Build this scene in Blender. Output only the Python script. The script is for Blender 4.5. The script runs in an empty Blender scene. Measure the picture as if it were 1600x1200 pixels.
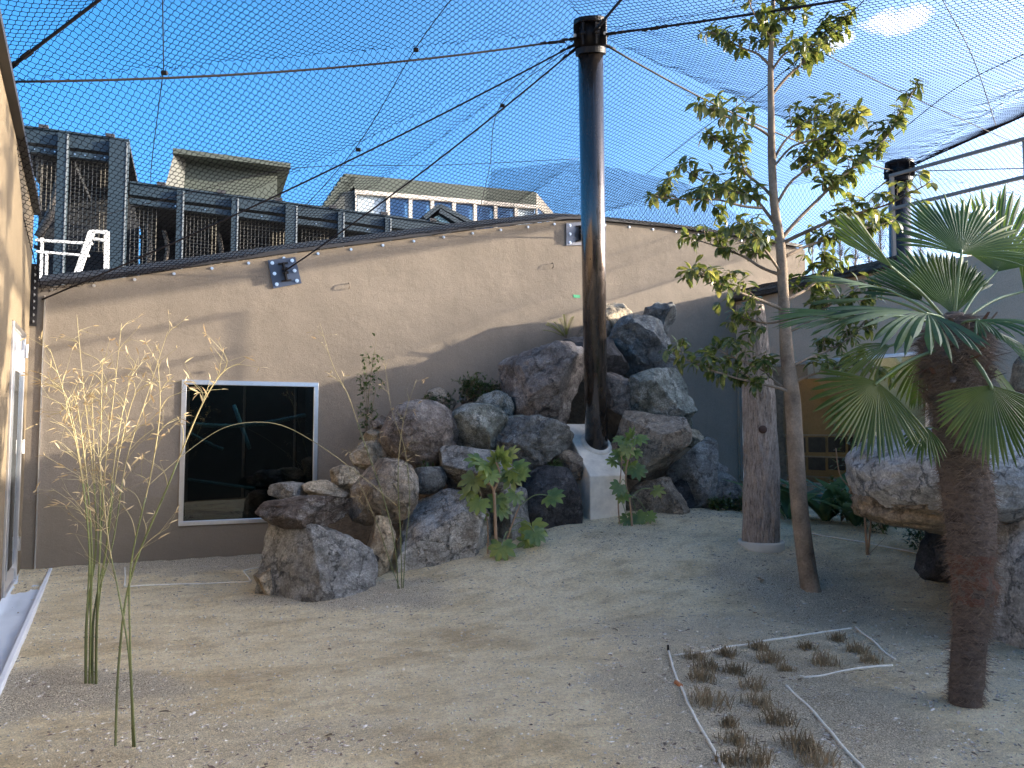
import bpy, math, random
import numpy as np
from mathutils import Vector as V, Matrix, noise, Euler, Quaternion

# ------------------------------------------------------------------ camera
SC = bpy.context.scene
COL = SC.collection
EYE = 1.6
FPX = 1180.0
PITCH = math.radians(3.44)
cam_d = bpy.data.cameras.new('camera')
cam_d.sensor_width = 36.0
cam_d.lens = 36.0 * FPX / 1600.0
cam_d.clip_start = 0.05
cam_d.clip_end = 3000
cam = bpy.data.objects.new('camera', cam_d)
COL.objects.link(cam)
cam.location = (0, 0, EYE)
cam.rotation_euler = (math.radians(90) + PITCH, 0, 0)
SC.camera = cam

# ------------------------------------------------------------------ sky, sun, exposure
SUN_AZ = math.radians(84.0)      # clockwise from +Y
SUN_EL = math.radians(13.3)
world = bpy.data.worlds.new('World')
SC.world = world
world.use_nodes = True
nt = world.node_tree
bg = nt.nodes['Background']
sky = nt.nodes.new('ShaderNodeTexSky')
sky.sky_type = 'NISHITA'
sky.sun_disc = False
sky.sun_elevation = SUN_EL
sky.sun_rotation = SUN_AZ
sky.air_density = 0.5
sky.dust_density = 5.0
sky.ozone_density = 2.6
hsv = nt.nodes.new('ShaderNodeHueSaturation')
hsv.inputs['Saturation'].default_value = 1.3
hsv.inputs['Hue'].default_value = 0.49
nt.links.new(sky.outputs[0], hsv.inputs['Color'])
# two small fair-weather clouds high on the right
tc = nt.nodes.new('ShaderNodeTexCoord')
nz = nt.nodes.new('ShaderNodeTexNoise')
nz.inputs['Scale'].default_value = 26
nz.inputs['Detail'].default_value = 8
nz.inputs['Roughness'].default_value = 0.62
nt.links.new(tc.outputs['Generated'], nz.inputs['Vector'])


def cloud(direction, axis, ra, rb):
    """soft elliptical patch on the sky dome; returns its mask socket"""
    d = direction.normalized()
    a = (axis - d * axis.dot(d)).normalized()
    b = d.cross(a)
    outs = []
    for vec, r in ((a, ra), (b, rb)):
        dp = nt.nodes.new('ShaderNodeVectorMath'); dp.operation = 'DOT_PRODUCT'
        nt.links.new(tc.outputs['Generated'], dp.inputs[0]); dp.inputs[1].default_value = vec
        m = nt.nodes.new('ShaderNodeMath'); m.operation = 'DIVIDE'
        nt.links.new(dp.outputs['Value'], m.inputs[0]); m.inputs[1].default_value = r
        p = nt.nodes.new('ShaderNodeMath'); p.operation = 'POWER'
        ab = nt.nodes.new('ShaderNodeMath'); ab.operation = 'ABSOLUTE'
        nt.links.new(m.outputs[0], ab.inputs[0])
        nt.links.new(ab.outputs[0], p.inputs[0]); p.inputs[1].default_value = 2
        outs.append(p.outputs[0])
    s = nt.nodes.new('ShaderNodeMath'); s.operation = 'ADD'
    nt.links.new(outs[0], s.inputs[0]); nt.links.new(outs[1], s.inputs[1])
    n2 = nt.nodes.new('ShaderNodeMath'); n2.operation = 'MULTIPLY_ADD'
    nt.links.new(nz.outputs['Fac'], n2.inputs[0]); n2.inputs[1].default_value = -5.0; n2.inputs[2].default_value = 2.9
    ad = nt.nodes.new('ShaderNodeMath'); ad.operation = 'ADD'
    nt.links.new(s.outputs[0], ad.inputs[0]); nt.links.new(n2.outputs[0], ad.inputs[1])
    mr = nt.nodes.new('ShaderNodeMapRange')
    nt.links.new(ad.outputs[0], mr.inputs['Value'])
    mr.inputs['From Min'].default_value = 1.5; mr.inputs['From Max'].default_value = -0.6
    mr.inputs['To Min'].default_value = 0.0; mr.inputs['To Max'].default_value = 0.8
    return mr.outputs[0]


def ray(px, py):
    dx = (px - 800) / FPX; dy = (600 - py) / FPX
    return V((dx, math.cos(PITCH) - dy * math.sin(PITCH), math.sin(PITCH) + dy * math.cos(PITCH)))


c1 = cloud(ray(1404, 30), V((1, 0, 0.25)), 0.032, 0.014)
c2 = cloud(ray(1308, 66), V((1, 0, 0.3)), 0.018, 0.008)
mx = nt.nodes.new('ShaderNodeMath'); mx.operation = 'MAXIMUM'
nt.links.new(c1, mx.inputs[0]); nt.links.new(c2, mx.inputs[1])
mixc = nt.nodes.new('ShaderNodeMix'); mixc.data_type = 'RGBA'
nt.links.new(mx.outputs[0], mixc.inputs['Factor'])
nt.links.new(hsv.outputs[0], mixc.inputs['A'])
mixc.inputs['B'].default_value = (6.0, 6.0, 6.3, 1)
nt.links.new(mixc.outputs['Result'], bg.inputs['Color'])
bg.inputs['Strength'].default_value = 0.15

sd = bpy.data.lights.new('sun', 'SUN')
sd.energy = 3.1
sd.angle = math.radians(0.6)
sd.color = (1.0, 0.87, 0.69)
sun = bpy.data.objects.new('sun', sd)
COL.objects.link(sun)
SDIR = V((math.sin(SUN_AZ) * math.cos(SUN_EL), math.cos(SUN_AZ) * math.cos(SUN_EL), math.sin(SUN_EL)))
sun.rotation_euler = SDIR.to_track_quat('Z', 'Y').to_euler()
sun.location = (20, 0, 20)

SC.view_settings.view_transform = 'Standard'
SC.view_settings.look = 'None'
SC.view_settings.gamma = 1
SC.view_settings.use_curve_mapping = False
SC.view_settings.exposure = 2.4
SC.render.engine = 'CYCLES'
SC.cycles.max_bounces = 8
SC.cycles.transparent_max_bounces = 12

RND = random.Random(7)

# ------------------------------------------------------------------ geometry of the place


def at(px, py, Y):
    r = ray(px, py)
    return V((0, 0, EYE)) + r * (Y / r.y)


def isect(px, py, p0, n):
    r = ray(px, py); o = V((0, 0, EYE))
    return o + r * ((p0 - o).dot(n) / r.dot(n))


def sstep(a, b, x):
    t = min(1, max(0, (x - a) / (b - a)))
    return t * t * (3 - 2 * t)


def gh(x, y):
    g = 0.12 + 0.88 * sstep(-2.6, 0.7, x) - 0.2 * sstep(2.0, 4.0, x)
    return 0.62 * sstep(6.2, 9.3, y) * g


def gp(px, py):
    Y = 2.0
    r = ray(px, py)
    while Y < 16:
        p = V((0, 0, EYE)) + r * (Y / r.y)
        if p.z <= gh(p.x, p.y):
            return V((p.x, p.y, gh(p.x, p.y)))
        Y += 0.01
    return V((p.x, p.y, gh(p.x, p.y)))


BD = V((1.47, 0.6, 0)).normalized(); BN = V((BD.y, -BD.x, 0)); B0 = V((-3.93, 9.0, 0))
RD = V((0.89, -1.25, 0)).normalized(); RN = V((RD.y, -RD.x, 0)); R0 = V((3.66, 12.0, 0))
CORNER = V((-5.4, 8.4, 0))
LD = V((0.467, -0.884, 0)).normalized(); LN = V((-LD.y, LD.x, 0))
# RN and LN point into the yard
if RN.dot(V((0, 5, 0)) - R0) < 0: RN = -RN
if LN.dot(V((0, 5, 0)) - CORNER) < 0: LN = -LN
if BN.dot(V((0, 5, 0)) - B0) < 0: BN = -BN


class MB:
    def __init__(s):
        s.v = []; s.f = []; s.c = None

    def add(s, vs, fs):
        k = len(s.v)
        s.v += [tuple(p) for p in vs]
        s.f += [tuple(i + k for i in f) for f in fs]
        return s

    def box(s, c, ax, ay, az):
        """centre and three half-axis vectors"""
        c = V(c)
        vs = [c + ax * i + ay * j + az * k for i in (-1, 1) for j in (-1, 1) for k in (-1, 1)]
        return s.add(vs, [(0, 1, 3, 2), (4, 6, 7, 5), (0, 4, 5, 1), (2, 3, 7, 6), (0, 2, 6, 4), (1, 5, 7, 3)])

    def bar(s, a, b, w, h, up=V((0, 0, 1))):
        a = V(a); b = V(b); d = (b - a).normalized()
        x = d.cross(up)
        if x.length < 1e-4: x = d.cross(V((1, 0, 0)))
        x.normalize(); y = x.cross(d).normalized()
        return s.box((a + b) / 2, (b - a) / 2, x * w / 2, y * h / 2)

    def prism(s, pts, ext):
        n = len(pts); ext = V(ext)
        vs = [V(p) for p in pts] + [V(p) + ext for p in pts]
        fs = [tuple(range(n)), tuple(reversed(range(n, 2 * n)))]
        for i in range(n):
            j = (i + 1) % n
            fs.append((i, i + n, j + n, j))
        return s.add(vs, fs)

    def tube(s, pts, rad, n=8, cap=True):
        pts = [V(p) for p in pts]
        if not hasattr(rad, '__len__'): rad = [rad] * len(pts)
        k = len(s.v); N = None
        for i, p in enumerate(pts):
            t = (pts[min(i + 1, len(pts) - 1)] - pts[max(i - 1, 0)])
            if t.length < 1e-7: t = V((0, 0, 1))
            t.normalize()
            if N is None:
                N = t.cross(V((0, 0, 1)) if abs(t.z) < .9 else V((1, 0, 0))).normalized()
            else:
                N = (N - t * N.dot(t)).normalized()
            B = t.cross(N)
            for a in range(n):
                an = 2 * math.pi * a / n
                s.v.append(tuple(p + (N * math.cos(an) + B * math.sin(an)) * rad[i]))
        for i in range(len(pts) - 1):
            for a in range(n):
                b = (a + 1) % n
                s.f.append((k + i * n + a, k + i * n + b, k + (i + 1) * n + b, k + (i + 1) * n + a))
        if cap:
            s.f.append(tuple(k + a for a in reversed(range(n))))
            s.f.append(tuple(k + (len(pts) - 1) * n + a for a in range(n)))
        return s

    def build(s, name, mat=None, parent=None, origin=None, smooth=False, bevel=0):
        root = parent
        while root is not None and root.parent is not None: root = root.parent
        off = V(root.location) if root is not None else (V(origin) if origin is not None else V((0, 0, 0)))
        me = bpy.data.meshes.new(name)
        me.from_pydata([(p[0] - off.x, p[1] - off.y, p[2] - off.z) for p in s.v], [], s.f)
        if mat: me.materials.append(mat)
        if smooth: me.shade_smooth()
        me.update()
        o = bpy.data.objects.new(name, me); COL.objects.link(o)
        if parent is not None: o.parent = parent
        else: o.location = off
        if bevel:
            b = o.modifiers.new('bevel', 'BEVEL'); b.width = bevel; b.segments = 2; b.limit_method = 'ANGLE'
        return o


def tag(o, label=None, cat=None, group=None, kind=None):
    if label: o['label'] = label
    if cat: o['category'] = cat
    if group: o['group'] = group
    if kind: o['kind'] = kind
    return o


def thing(name, label, cat, loc, group=None):
    o = bpy.data.objects.new(name, None)
    o.empty_display_size = 0.2
    o.location = loc
    COL.objects.link(o)
    return tag(o, label, cat, group)


def smooth_path(pts, n=6):
    pts = [V(p) for p in pts]
    if len(pts) < 3: return [pts[0].lerp(pts[-1], i / n) for i in range(n + 1)]
    out = []
    for i in range(len(pts) - 1):
        p0 = pts[max(i - 1, 0)]; p1 = pts[i]; p2 = pts[i + 1]; p3 = pts[min(i + 2, len(pts) - 1)]
        for k in range(n):
            t = k / n
            out.append(0.5 * ((2 * p1) + (p2 - p0) * t + (2 * p0 - 5 * p1 + 4 * p2 - p3) * t * t + (3 * p1 - p0 - 3 * p2 + p3) * t ** 3))
    out.append(pts[-1])
    return out


def lin(a, b, n): return [a + (b - a) * i / (n - 1) for i in range(n)]


# ------------------------------------------------------------------ materials
def newmat(name):
    m = bpy.data.materials.new(name); m.use_nodes = True
    t = m.node_tree
    return m, t, t.nodes['Principled BSDF']


def N(t, kind, **kw):
    n = t.nodes.new(kind)
    for k, v in kw.items():
        if k in n.inputs: n.inputs[k].default_value = v
        else: setattr(n, k, v)
    return n


def noise_tex(t, coord, scale, detail=6, rough=.6, stretch=None, w=None):
    v = coord
    if stretch:
        mp = N(t, 'ShaderNodeMapping'); mp.inputs['Scale'].default_value = stretch
        t.links.new(coord, mp.inputs['Vector']); v = mp.outputs[0]
    n = N(t, 'ShaderNodeTexNoise', Scale=scale, Detail=detail, Roughness=rough)
    t.links.new(v, n.inputs['Vector'])
    return n


def ramp(t, fac, stops):
    r = N(t, 'ShaderNodeValToRGB')
    e = r.color_ramp.elements
    while len(e) < len(stops): e.new(0.5)
    for i, (p, c) in enumerate(stops):
        e[i].position = p
        e[i].color = (c[0], c[1], c[2], 1) if hasattr(c, '__len__') else (c, c, c, 1)
    t.links.new(fac, r.inputs[0])
    return r.outputs[0]


def mixcol(t, fac, a, b, mode='MIX'):
    m = N(t, 'ShaderNodeMix', data_type='RGBA', blend_type=mode)
    for s, v in (('Factor', fac), ('A', a), ('B', b)):
        if hasattr(v, 'links'): t.links.new(v, m.inputs[s])
        elif s == 'Factor': m.inputs[s].default_value = v
        else: m.inputs[s].default_value = (v[0], v[1], v[2], 1)
    return m.outputs['Result']


def bump(t, p, height, strength, dist=0.02, prev=None):
    b = N(t, 'ShaderNodeBump', Strength=strength, Distance=dist)
    t.links.new(height, b.inputs['Height'])
    if prev is not None: t.links.new(prev, b.inputs['Normal'])
    t.links.new(b.outputs[0], p.inputs['Normal'])
    return b.outputs[0]


def simple(name, col, rough=.6, metal=0, var=.15, scale=6, bs=0, bscale=60, stretch=None, coat=0, spec=.5, bdist=.01):
    m, t, p = newmat(name)
    co = N(t, 'ShaderNodeTexCoord').outputs['Object']
    n = noise_tex(t, co, scale, 6, .65, stretch)
    a = [c * (1 - var) for c in col]; b = [min(1, c * (1 + var)) for c in col]
    t.links.new(ramp(t, n.outputs['Fac'], [(.3, a), (.7, b)]), p.inputs['Base Color'])
    p.inputs['Roughness'].default_value = rough
    p.inputs['Metallic'].default_value = metal
    p.inputs['Coat Weight'].default_value = coat
    p.inputs['Specular IOR Level'].default_value = spec
    if bs:
        n2 = noise_tex(t, co, bscale, 5, .6, stretch)
        bump(t, p, n2.outputs['Fac'], bs, bdist)
    return m


def leafmat(name, c1, c2, trans=.3, rough=.38, scale=9):
    m, t, p = newmat(name)
    co = N(t, 'ShaderNodeTexCoord').outputs['Object']
    oi = N(t, 'ShaderNodeObjectInfo')
    geo = N(t, 'ShaderNodeNewGeometry')
    n = noise_tex(t, geo.outputs['Position'], scale, 3, .6)
    ad = N(t, 'ShaderNodeMath', operation='ADD'); t.links.new(n.outputs['Fac'], ad.inputs[0])
    mm = N(t, 'ShaderNodeMath', operation='MULTIPLY_ADD'); t.links.new(oi.outputs['Random'], mm.inputs[0]); mm.inputs[1].default_value = .3; mm.inputs[2].default_value = -.15
    t.links.new(mm.outputs[0], ad.inputs[1])
    col = ramp(t, ad.outputs[0], [(.35, c1), (.65, c2)])
    t.links.new(col, p.inputs['Base Color'])
    p.inputs['Roughness'].default_value = rough
    tr = N(t, 'ShaderNodeBsdfTranslucent')
    hs = N(t, 'ShaderNodeHueSaturation', Hue=.47, Saturation=1.15, Value=2.2)
    t.links.new(col, hs.inputs['Color']); t.links.new(hs.outputs[0], tr.inputs['Color'])
    mx = N(t, 'ShaderNodeMixShader'); mx.inputs[0].default_value = trans
    t.links.new(p.outputs[0], mx.inputs[1]); t.links.new(tr.outputs[0], mx.inputs[2])
    t.links.new(mx.outputs[0], t.nodes['Material Output'].inputs['Surface'])
    return m


def rock_mat(name, c1, c2, c3, white=.25, bs=.6):
    """c1 base, c2 darker or browner veins, c3 mineral bloom"""
    m, t, p = newmat(name)
    tcn = N(t, 'ShaderNodeTexCoord'); oi = N(t, 'ShaderNodeObjectInfo')
    sc = N(t, 'ShaderNodeVectorMath', operation='MULTIPLY_ADD')
    t.links.new(oi.outputs['Random'], sc.inputs[0]); sc.inputs[1].default_value = (37, 21, 53)
    t.links.new(tcn.outputs['Object'], sc.inputs[2])
    co = sc.outputs[0]
    big = noise_tex(t, co, 2.2, 8, .68)
    med = noise_tex(t, co, 9, 8, .72)
    fine = noise_tex(t, co, 55, 6, .75)
    col = ramp(t, big.outputs['Fac'], [(.34, c2), (.5, c1), (.68, [min(1, a * 1.25) for a in c1])])
    mu = ramp(t, med.outputs['Fac'], [(.3, .38), (.5, .95), (.7, 1.5)])
    col = mixcol(t, .85, col, mu, 'MULTIPLY')
    sp = ramp(t, fine.outputs['Fac'], [(.35, .5), (.5, 1.0), (.66, 1.7)])
    col = mixcol(t, .7, col, sp, 'MULTIPLY')
    wn = noise_tex(t, co, 3.3, 9, .78)
    wm = ramp(t, wn.outputs['Fac'], [(.60 - white * .25, 0.0), (.70 - white * .2, .75)])
    wf = mixcol(t, 1.0, wm, ramp(t, fine.outputs['Fac'], [(.4, .2), (.6, 1.0)]), 'MULTIPLY')
    col = mixcol(t, wf, col, c3)
    # thin dark fracture lines
    vo = N(t, 'ShaderNodeTexVoronoi', feature='DISTANCE_TO_EDGE', Scale=2.6)
    wv = N(t, 'ShaderNodeVectorMath', operation='MULTIPLY_ADD')
    t.links.new(med.outputs['Color'], wv.inputs[0]); wv.inputs[1].default_value = (.35, .35, .35); t.links.new(co, wv.inputs[2])
    t.links.new(wv.outputs[0], vo.inputs['Vector'])
    cr = ramp(t, vo.outputs['Distance'], [(0.0, 0.35), (.03, 1.0)])
    col = mixcol(t, .8, col, cr, 'MULTIPLY')
    vn = noise_tex(t, co, 3.0, 7, .7, (1, .45, 2.6))
    col = mixcol(t, .7, col, ramp(t, vn.outputs['Fac'], [(.36, .55), (.47, 1.0), (.6, 1.0), (.66, 1.5)]), 'MULTIPLY')
    t.links.new(col, p.inputs['Base Color'])
    p.inputs['Roughness'].default_value = .82
    p.inputs['Specular IOR Level'].default_value = .35
    b = bump(t, p, med.outputs['Fac'], min(1, bs * 1.5), .085)
    b = bump(t, p, cr, .8, .03, b)
    b = bump(t, p, fine.outputs['Fac'], .7, .012, b)
    return m
# ------------------------------------------------------------------ ground
def vnoise(x, y, f, seed):
    rs = np.random.RandomState(seed); tab = rs.rand(256, 256)
    X = x * f; Y = y * f
    xi = np.floor(X).astype(int); yi = np.floor(Y).astype(int)
    fx = X - xi; fy = Y - yi
    fx = fx * fx * (3 - 2 * fx); fy = fy * fy * (3 - 2 * fy)
    a = tab[xi & 255, yi & 255]; b = tab[(xi + 1) & 255, yi & 255]; c = tab[xi & 255, (yi + 1) & 255]; d = tab[(xi + 1) & 255, (yi + 1) & 255]
    return (a * (1 - fx) + b * fx) * (1 - fy) + (c * (1 - fx) + d * fx) * fy


def fbm(x, y, f, o, seed, g=.5):
    s = 0; a = 1; t = 0
    for i in range(o):
        s = s + a * vnoise(x + i * 7.3, y - i * 3.1, f * 2 ** i, seed + i); t += a; a *= g
    return s / t


def ss(a, b, x):
    t = np.clip((x - a) / (b - a), 0, 1); return t * t * (3 - 2 * t)


def gh_np(x, y):
    g = 0.12 + 0.88 * ss(-2.6, .7, x) - .2 * ss(2., 4., x)
    h = .62 * ss(6.2, 9.3, y) * g
    h = h + .035 * (fbm(x, y * 1.6, .9, 4, 5) - .5) + .022 * (fbm(x, y, 5, 3, 9) - .5) + .010 * (fbm(x, y, 18, 2, 15) - .5) + .020 * (fbm(x * .9 + y * .43, (y * .9 - x * .43) * 3.4, 1.6, 3, 61) - .5)
    return h


# mulch: dark leafy or chippy patches, measured on the ground
MULCH = [(gp(130, 1090), .8, .5, 1.0), (gp(560, 930), 1.0, .38, .9), (gp(330, 880), 1.6, .6, 1.0), (gp(1265, 935), .8, .8, .9), (gp(1200, 1090), .95, 1.5, .85),
         (gp(1480, 1010), 1.2, 1.1, .4), (gp(1250, 1000), 1.6, .7, .6), (gp(350, 1170), 1.0, .35, .35), (gp(1130, 800), 1.0, .5, .5), (gp(960, 840), .8, .4, .3)]


def mulch_np(x, y):
    m = np.zeros_like(x)
    w = fbm(x, y, 1.6, 4, 31) - .5; w2 = fbm(x, y, 1.6, 4, 77) - .5
    for c, a, b, s in MULCH:
        d = ((x - c.x + w * .9) / a) ** 2 + ((y - c.y + w2 * .9) / b) ** 2
        m = np.maximum(m, s * (1 - ss(.25, 1.5, d)))
    return m


xs = np.linspace(-7.6, 8.2, 420); ys = np.linspace(1.2, 12.6, 330)
GX, GY = np.meshgrid(xs, ys)
GZ = gh_np(GX, GY)
MU = mulch_np(GX, GY)
GZ = GZ + MU * .02 * (fbm(GX, GY, 14, 3, 50) - .2)
verts = np.stack([GX, GY, GZ], -1).reshape(-1, 3)
nx, ny = len(xs), len(ys)
idx = np.arange(nx * ny).reshape(ny, nx)
faces = np.stack([idx[:-1, :-1], idx[:-1, 1:], idx[1:, 1:], idx[1:, :-1]], -1).reshape(-1, 4)


def np_mesh(name, verts, faces, mat, smooth=False):
    me = bpy.data.meshes.new(name)
    k = faces.shape[1]
    me.vertices.add(len(verts)); me.vertices.foreach_set('co', verts.astype(np.float32).ravel())
    me.loops.add(faces.size); me.loops.foreach_set('vertex_index', faces.astype(np.int32).ravel())
    me.polygons.add(len(faces)); me.polygons.foreach_set('loop_start', np.arange(0, faces.size, k, dtype=np.int32))
    me.materials.append(mat)
    me.update(calc_edges=True)
    if smooth: me.shade_smooth()
    else: me.shade_flat()
    return me


def ground_mat():
    m, t, p = newmat('sandy_ground')
    co = N(t, 'ShaderNodeNewGeometry').outputs['Position']
    at_ = N(t, 'ShaderNodeAttribute', attribute_name='mulch')
    big = noise_tex(t, co, .8, 7, .62, (1, 1.8, 1))
    rt_ = N(t, 'ShaderNodeMapping'); rt_.inputs['Rotation'].default_value = (0, 0, -.45); t.links.new(co, rt_.inputs['Vector'])
    med = noise_tex(t, rt_.outputs[0], 3.4, 10, .76, (1, 2.1, 1))
    fine = noise_tex(t, co, 42, 7, .78)
    vf = noise_tex(t, co, 130, 4, .8)
    col = ramp(t, big.outputs['Fac'], [(.32, (.54, .42, .25)), (.44, (.68, .56, .35)), (.54, (.80, .69, .475)), (.66, (.68, .56, .35)), (.8, (.78, .67, .47))])
    pale = mixcol(t, ramp(t, med.outputs['Fac'], [(.48, 0.0), (.66, .6)]), col, (.90, .80, .61))
    col = mixcol(t, ramp(t, med.outputs['Fac'], [(.32, .6), (.47, 0.0)]), pale, (.40, .30, .18))
    # mulch
    ms = N(t, 'ShaderNodeMath', operation='MULTIPLY_ADD'); t.links.new(fine.outputs['Fac'], ms.inputs[0]); ms.inputs[1].default_value = 2.2; ms.inputs[2].default_value = -1.15
    ma = N(t, 'ShaderNodeMath', operation='ADD', use_clamp=True); t.links.new(at_.outputs['Fac'], ma.inputs[0])
    mm = N(t, 'ShaderNodeMath', operation='MULTIPLY'); t.links.new(ms.outputs[0], mm.inputs[0]); t.links.new(at_.outputs['Fac'], mm.inputs[1])
    t.links.new(mm.outputs[0], ma.inputs[1])
    mcol = ramp(t, vf.outputs['Fac'], [(.38, (.07, .055, .042)), (.47, (.31, .26, .195)), (.56, (.62, .55, .43)), (.66, (.90, .84, .72))])
    mf = N(t, 'ShaderNodeMath', operation='MULTIPLY'); t.links.new(ma.outputs[0], mf.inputs[0]); mf.inputs[1].default_value = .92
    col = mixcol(t, mf.outputs[0], col, mcol)
    sp = ramp(t, fine.outputs['Fac'], [(.33, .62), (.5, 1.08), (.68, 1.5)])
    col = mixcol(t, .7, col, sp, 'MULTIPLY')
    sp2 = ramp(t, vf.outputs['Fac'], [(.33, .55), (.47, 1.1), (.68, 1.6)])
    col = mixcol(t, .75, col, sp2, 'MULTIPLY')
    t.links.new(col, p.inputs['Base Color'])
    p.inputs['Roughness'].default_value = .95
    p.inputs['Specular IOR Level'].default_value = .15
    b = bump(t, p, med.outputs['Fac'], .8, .08)
    b = bump(t, p, fine.outputs['Fac'], 1.0, .03, b)
    b = bump(t, p, vf.outputs['Fac'], .9, .012, b)
    return m


M = {}
M['ground'] = ground_mat()
gme = np_mesh('yard_ground', verts, faces, M['ground'], True)
a_ = gme.attributes.new('mulch', 'FLOAT', 'POINT'); a_.data.foreach_set('value', MU.ravel().astype(np.float32))
go = bpy.data.objects.new('ground', gme); COL.objects.link(go); tag(go, kind='structure')

M['terrain'] = simple('outer_terrain', (.22, .2, .16), .95, var=.3, scale=.3)
mb = MB(); S = 900
mb.add([(-S, -S, -.35), (S, -S, -.35), (S, S, -.35), (-S, S, -.35)], [(0, 1, 2, 3)])
tag(mb.build('terrain', M['terrain']), kind='structure')

# gravel, wood chips, twigs strewn over the yard (uncountable)
def litter(name, n, mat, size, flat, weight, seed, label):
    rs = np.random.RandomState(seed)
    x = rs.uniform(-6, 7, n * 8); y = 1.9 + 9.5 * rs.rand(n * 8) ** 1.5
    w = weight(x, y); keep = rs.rand(n * 8) < w
    x = x[keep][:n]; y = y[keep][:n]; k = len(x)
    z = gh_np(x, y)
    s = size * (0.5 + rs.rand(k) ** 2 * 1.6)
    base = np.array([(1, 0, 0), (0, 1, 0), (-1, 0, 0), (0, -1, 0), (0, 0, 1), (0, 0, -1)], float)
    base = base[None] * np.ones((k, 1, 1)) * (1 + .35 * (rs.rand(k, 6, 3) - .5))
    base[:, :, 0] *= (s * rs.uniform(.7, flat[1], k))[:, None]
    base[:, :, 1] *= (s * .7)[:, None]
    base[:, :, 2] *= (s * flat[0])[:, None]
    a = rs.rand(k) * 6.28; ca = np.cos(a)[:, None]; sa = np.sin(a)[:, None]
    X = base[:, :, 0] * ca - base[:, :, 1] * sa + x[:, None]
    Y = base[:, :, 0] * sa + base[:, :, 1] * ca + y[:, None]
    Z = base[:, :, 2] + (z + s * flat[0] * .3)[:, None]
    vs = np.stack([X, Y, Z], -1).reshape(-1, 3)
    f = np.array([(0, 1, 4), (1, 2, 4), (2, 3, 4), (3, 0, 4), (1, 0, 5), (2, 1, 5), (3, 2, 5), (0, 3, 5)])
    fs = (f[None] + (np.arange(k) * 6)[:, None, None]).reshape(-1, 3)
    o = bpy.data.objects.new(name, np_mesh(name, vs, fs, mat)); COL.objects.link(o)
    return tag(o, label, 'litter', kind='stuff')


def bit_mat(name, stops):
    m, t, p = newmat(name)
    co = N(t, 'ShaderNodeNewGeometry').outputs['Position']
    n = noise_tex(t, co, 23, 2, .5)
    t.links.new(ramp(t, n.outputs['Fac'], stops), p.inputs['Base Color'])
    p.inputs['Roughness'].default_value = .9
    return m


litter('gravel', 42000, bit_mat('gravel_stone', [(.3, (.28, .25, .21)), (.5, (.46, .42, .36)), (.7, (.66, .62, .56))]), .0055, (.7, 1.3),
       lambda x, y: .25 + .6 * mulch_np(x, y), 3, 'pale gravel strewn loosely over the sandy ground')
litter('wood_chips', 24000, bit_mat('wood_chip', [(.3, (.05, .035, .025)), (.45, (.16, .12, .09)), (.55, (.42, .36, .3)), (.7, (.78, .73, .66))]), .0085, (.3, 2.6),
       lambda x, y: .03 + .95 * mulch_np(x, y), 4, 'dark wood chips and dry leaf bits in patches round the plants')

# ------------------------------------------------------------------ walls
def wall_mat(name, c, streak=.10):
    m, t, p = newmat(name)
    co = N(t, 'ShaderNodeNewGeometry').outputs['Position']
    big = noise_tex(t, co, 1.1, 8, .68, (1, 1, 1.3))
    fine = noise_tex(t, co, 90, 5, .8)
    grit = noise_tex(t, co, 260, 2, .6)
    st = noise_tex(t, co, 2.1, 9, .75, (1, 1, .16))
    col = ramp(t, big.outputs['Fac'], [(.3, [a * .88 for a in c]), (.7, [min(1, a * 1.08) for a in c])])
    col = mixcol(t, .8, col, ramp(t, fine.outputs['Fac'], [(.3, .72), (.5, 1.0), (.7, 1.25)]), 'MULTIPLY')
    col = mixcol(t, .22, col, ramp(t, st.outputs['Fac'], [(.3, 1 - streak * 2.5), (.55, 1.0), (.75, 1 + streak)]), 'MULTIPLY')
    # splashed dirt along the foot and a few run stains
    sx = N(t, 'ShaderNodeSeparateXYZ'); t.links.new(co, sx.inputs[0])
    dn = noise_tex(t, co, 3.5, 8, .72)
    dm = N(t, 'ShaderNodeMath', operation='MULTIPLY_ADD'); t.links.new(dn.outputs['Fac'], dm.inputs[0]); dm.inputs[1].default_value = -1.6
    t.links.new(sx.outputs['Z'], dm.inputs[2])
    col = mixcol(t, ramp(t, dm.outputs[0], [(0.0, .55), (.1, 0.0)]), col, (.20, .165, .12))
    run = noise_tex(t, co, 7, 5, .6, (1, 1, .035))
    rm = ramp(t, run.outputs['Fac'], [(.66, 0.0), (.74, .35)])
    col = mixcol(t, mixcol(t, 1.0, rm, ramp(t, dn.outputs['Fac'], [(.45, 0.0), (.6, 1.0)]), 'MULTIPLY'), col, [a * .55 for a in c])
    t.links.new(col, p.inputs['Base Color'])
    p.inputs['Roughness'].default_value = .9
    p.inputs['Specular IOR Level'].default_value = .2
    b = bump(t, p, big.outputs['Fac'], .35, .06)
    b = bump(t, p, fine.outputs['Fac'], .5, .008, b)
    bump(t, p, grit.outputs['Fac'], .4, .003, b)
    return m


M['wall'] = wall_mat('textured_brown_render', (.232, .197, .160), .2)
M['wall_left'] = wall_mat('beige_render', (.19, .15, .10))
M['wall_right'] = wall_mat('taupe_render', (.58, .44, .325))


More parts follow.
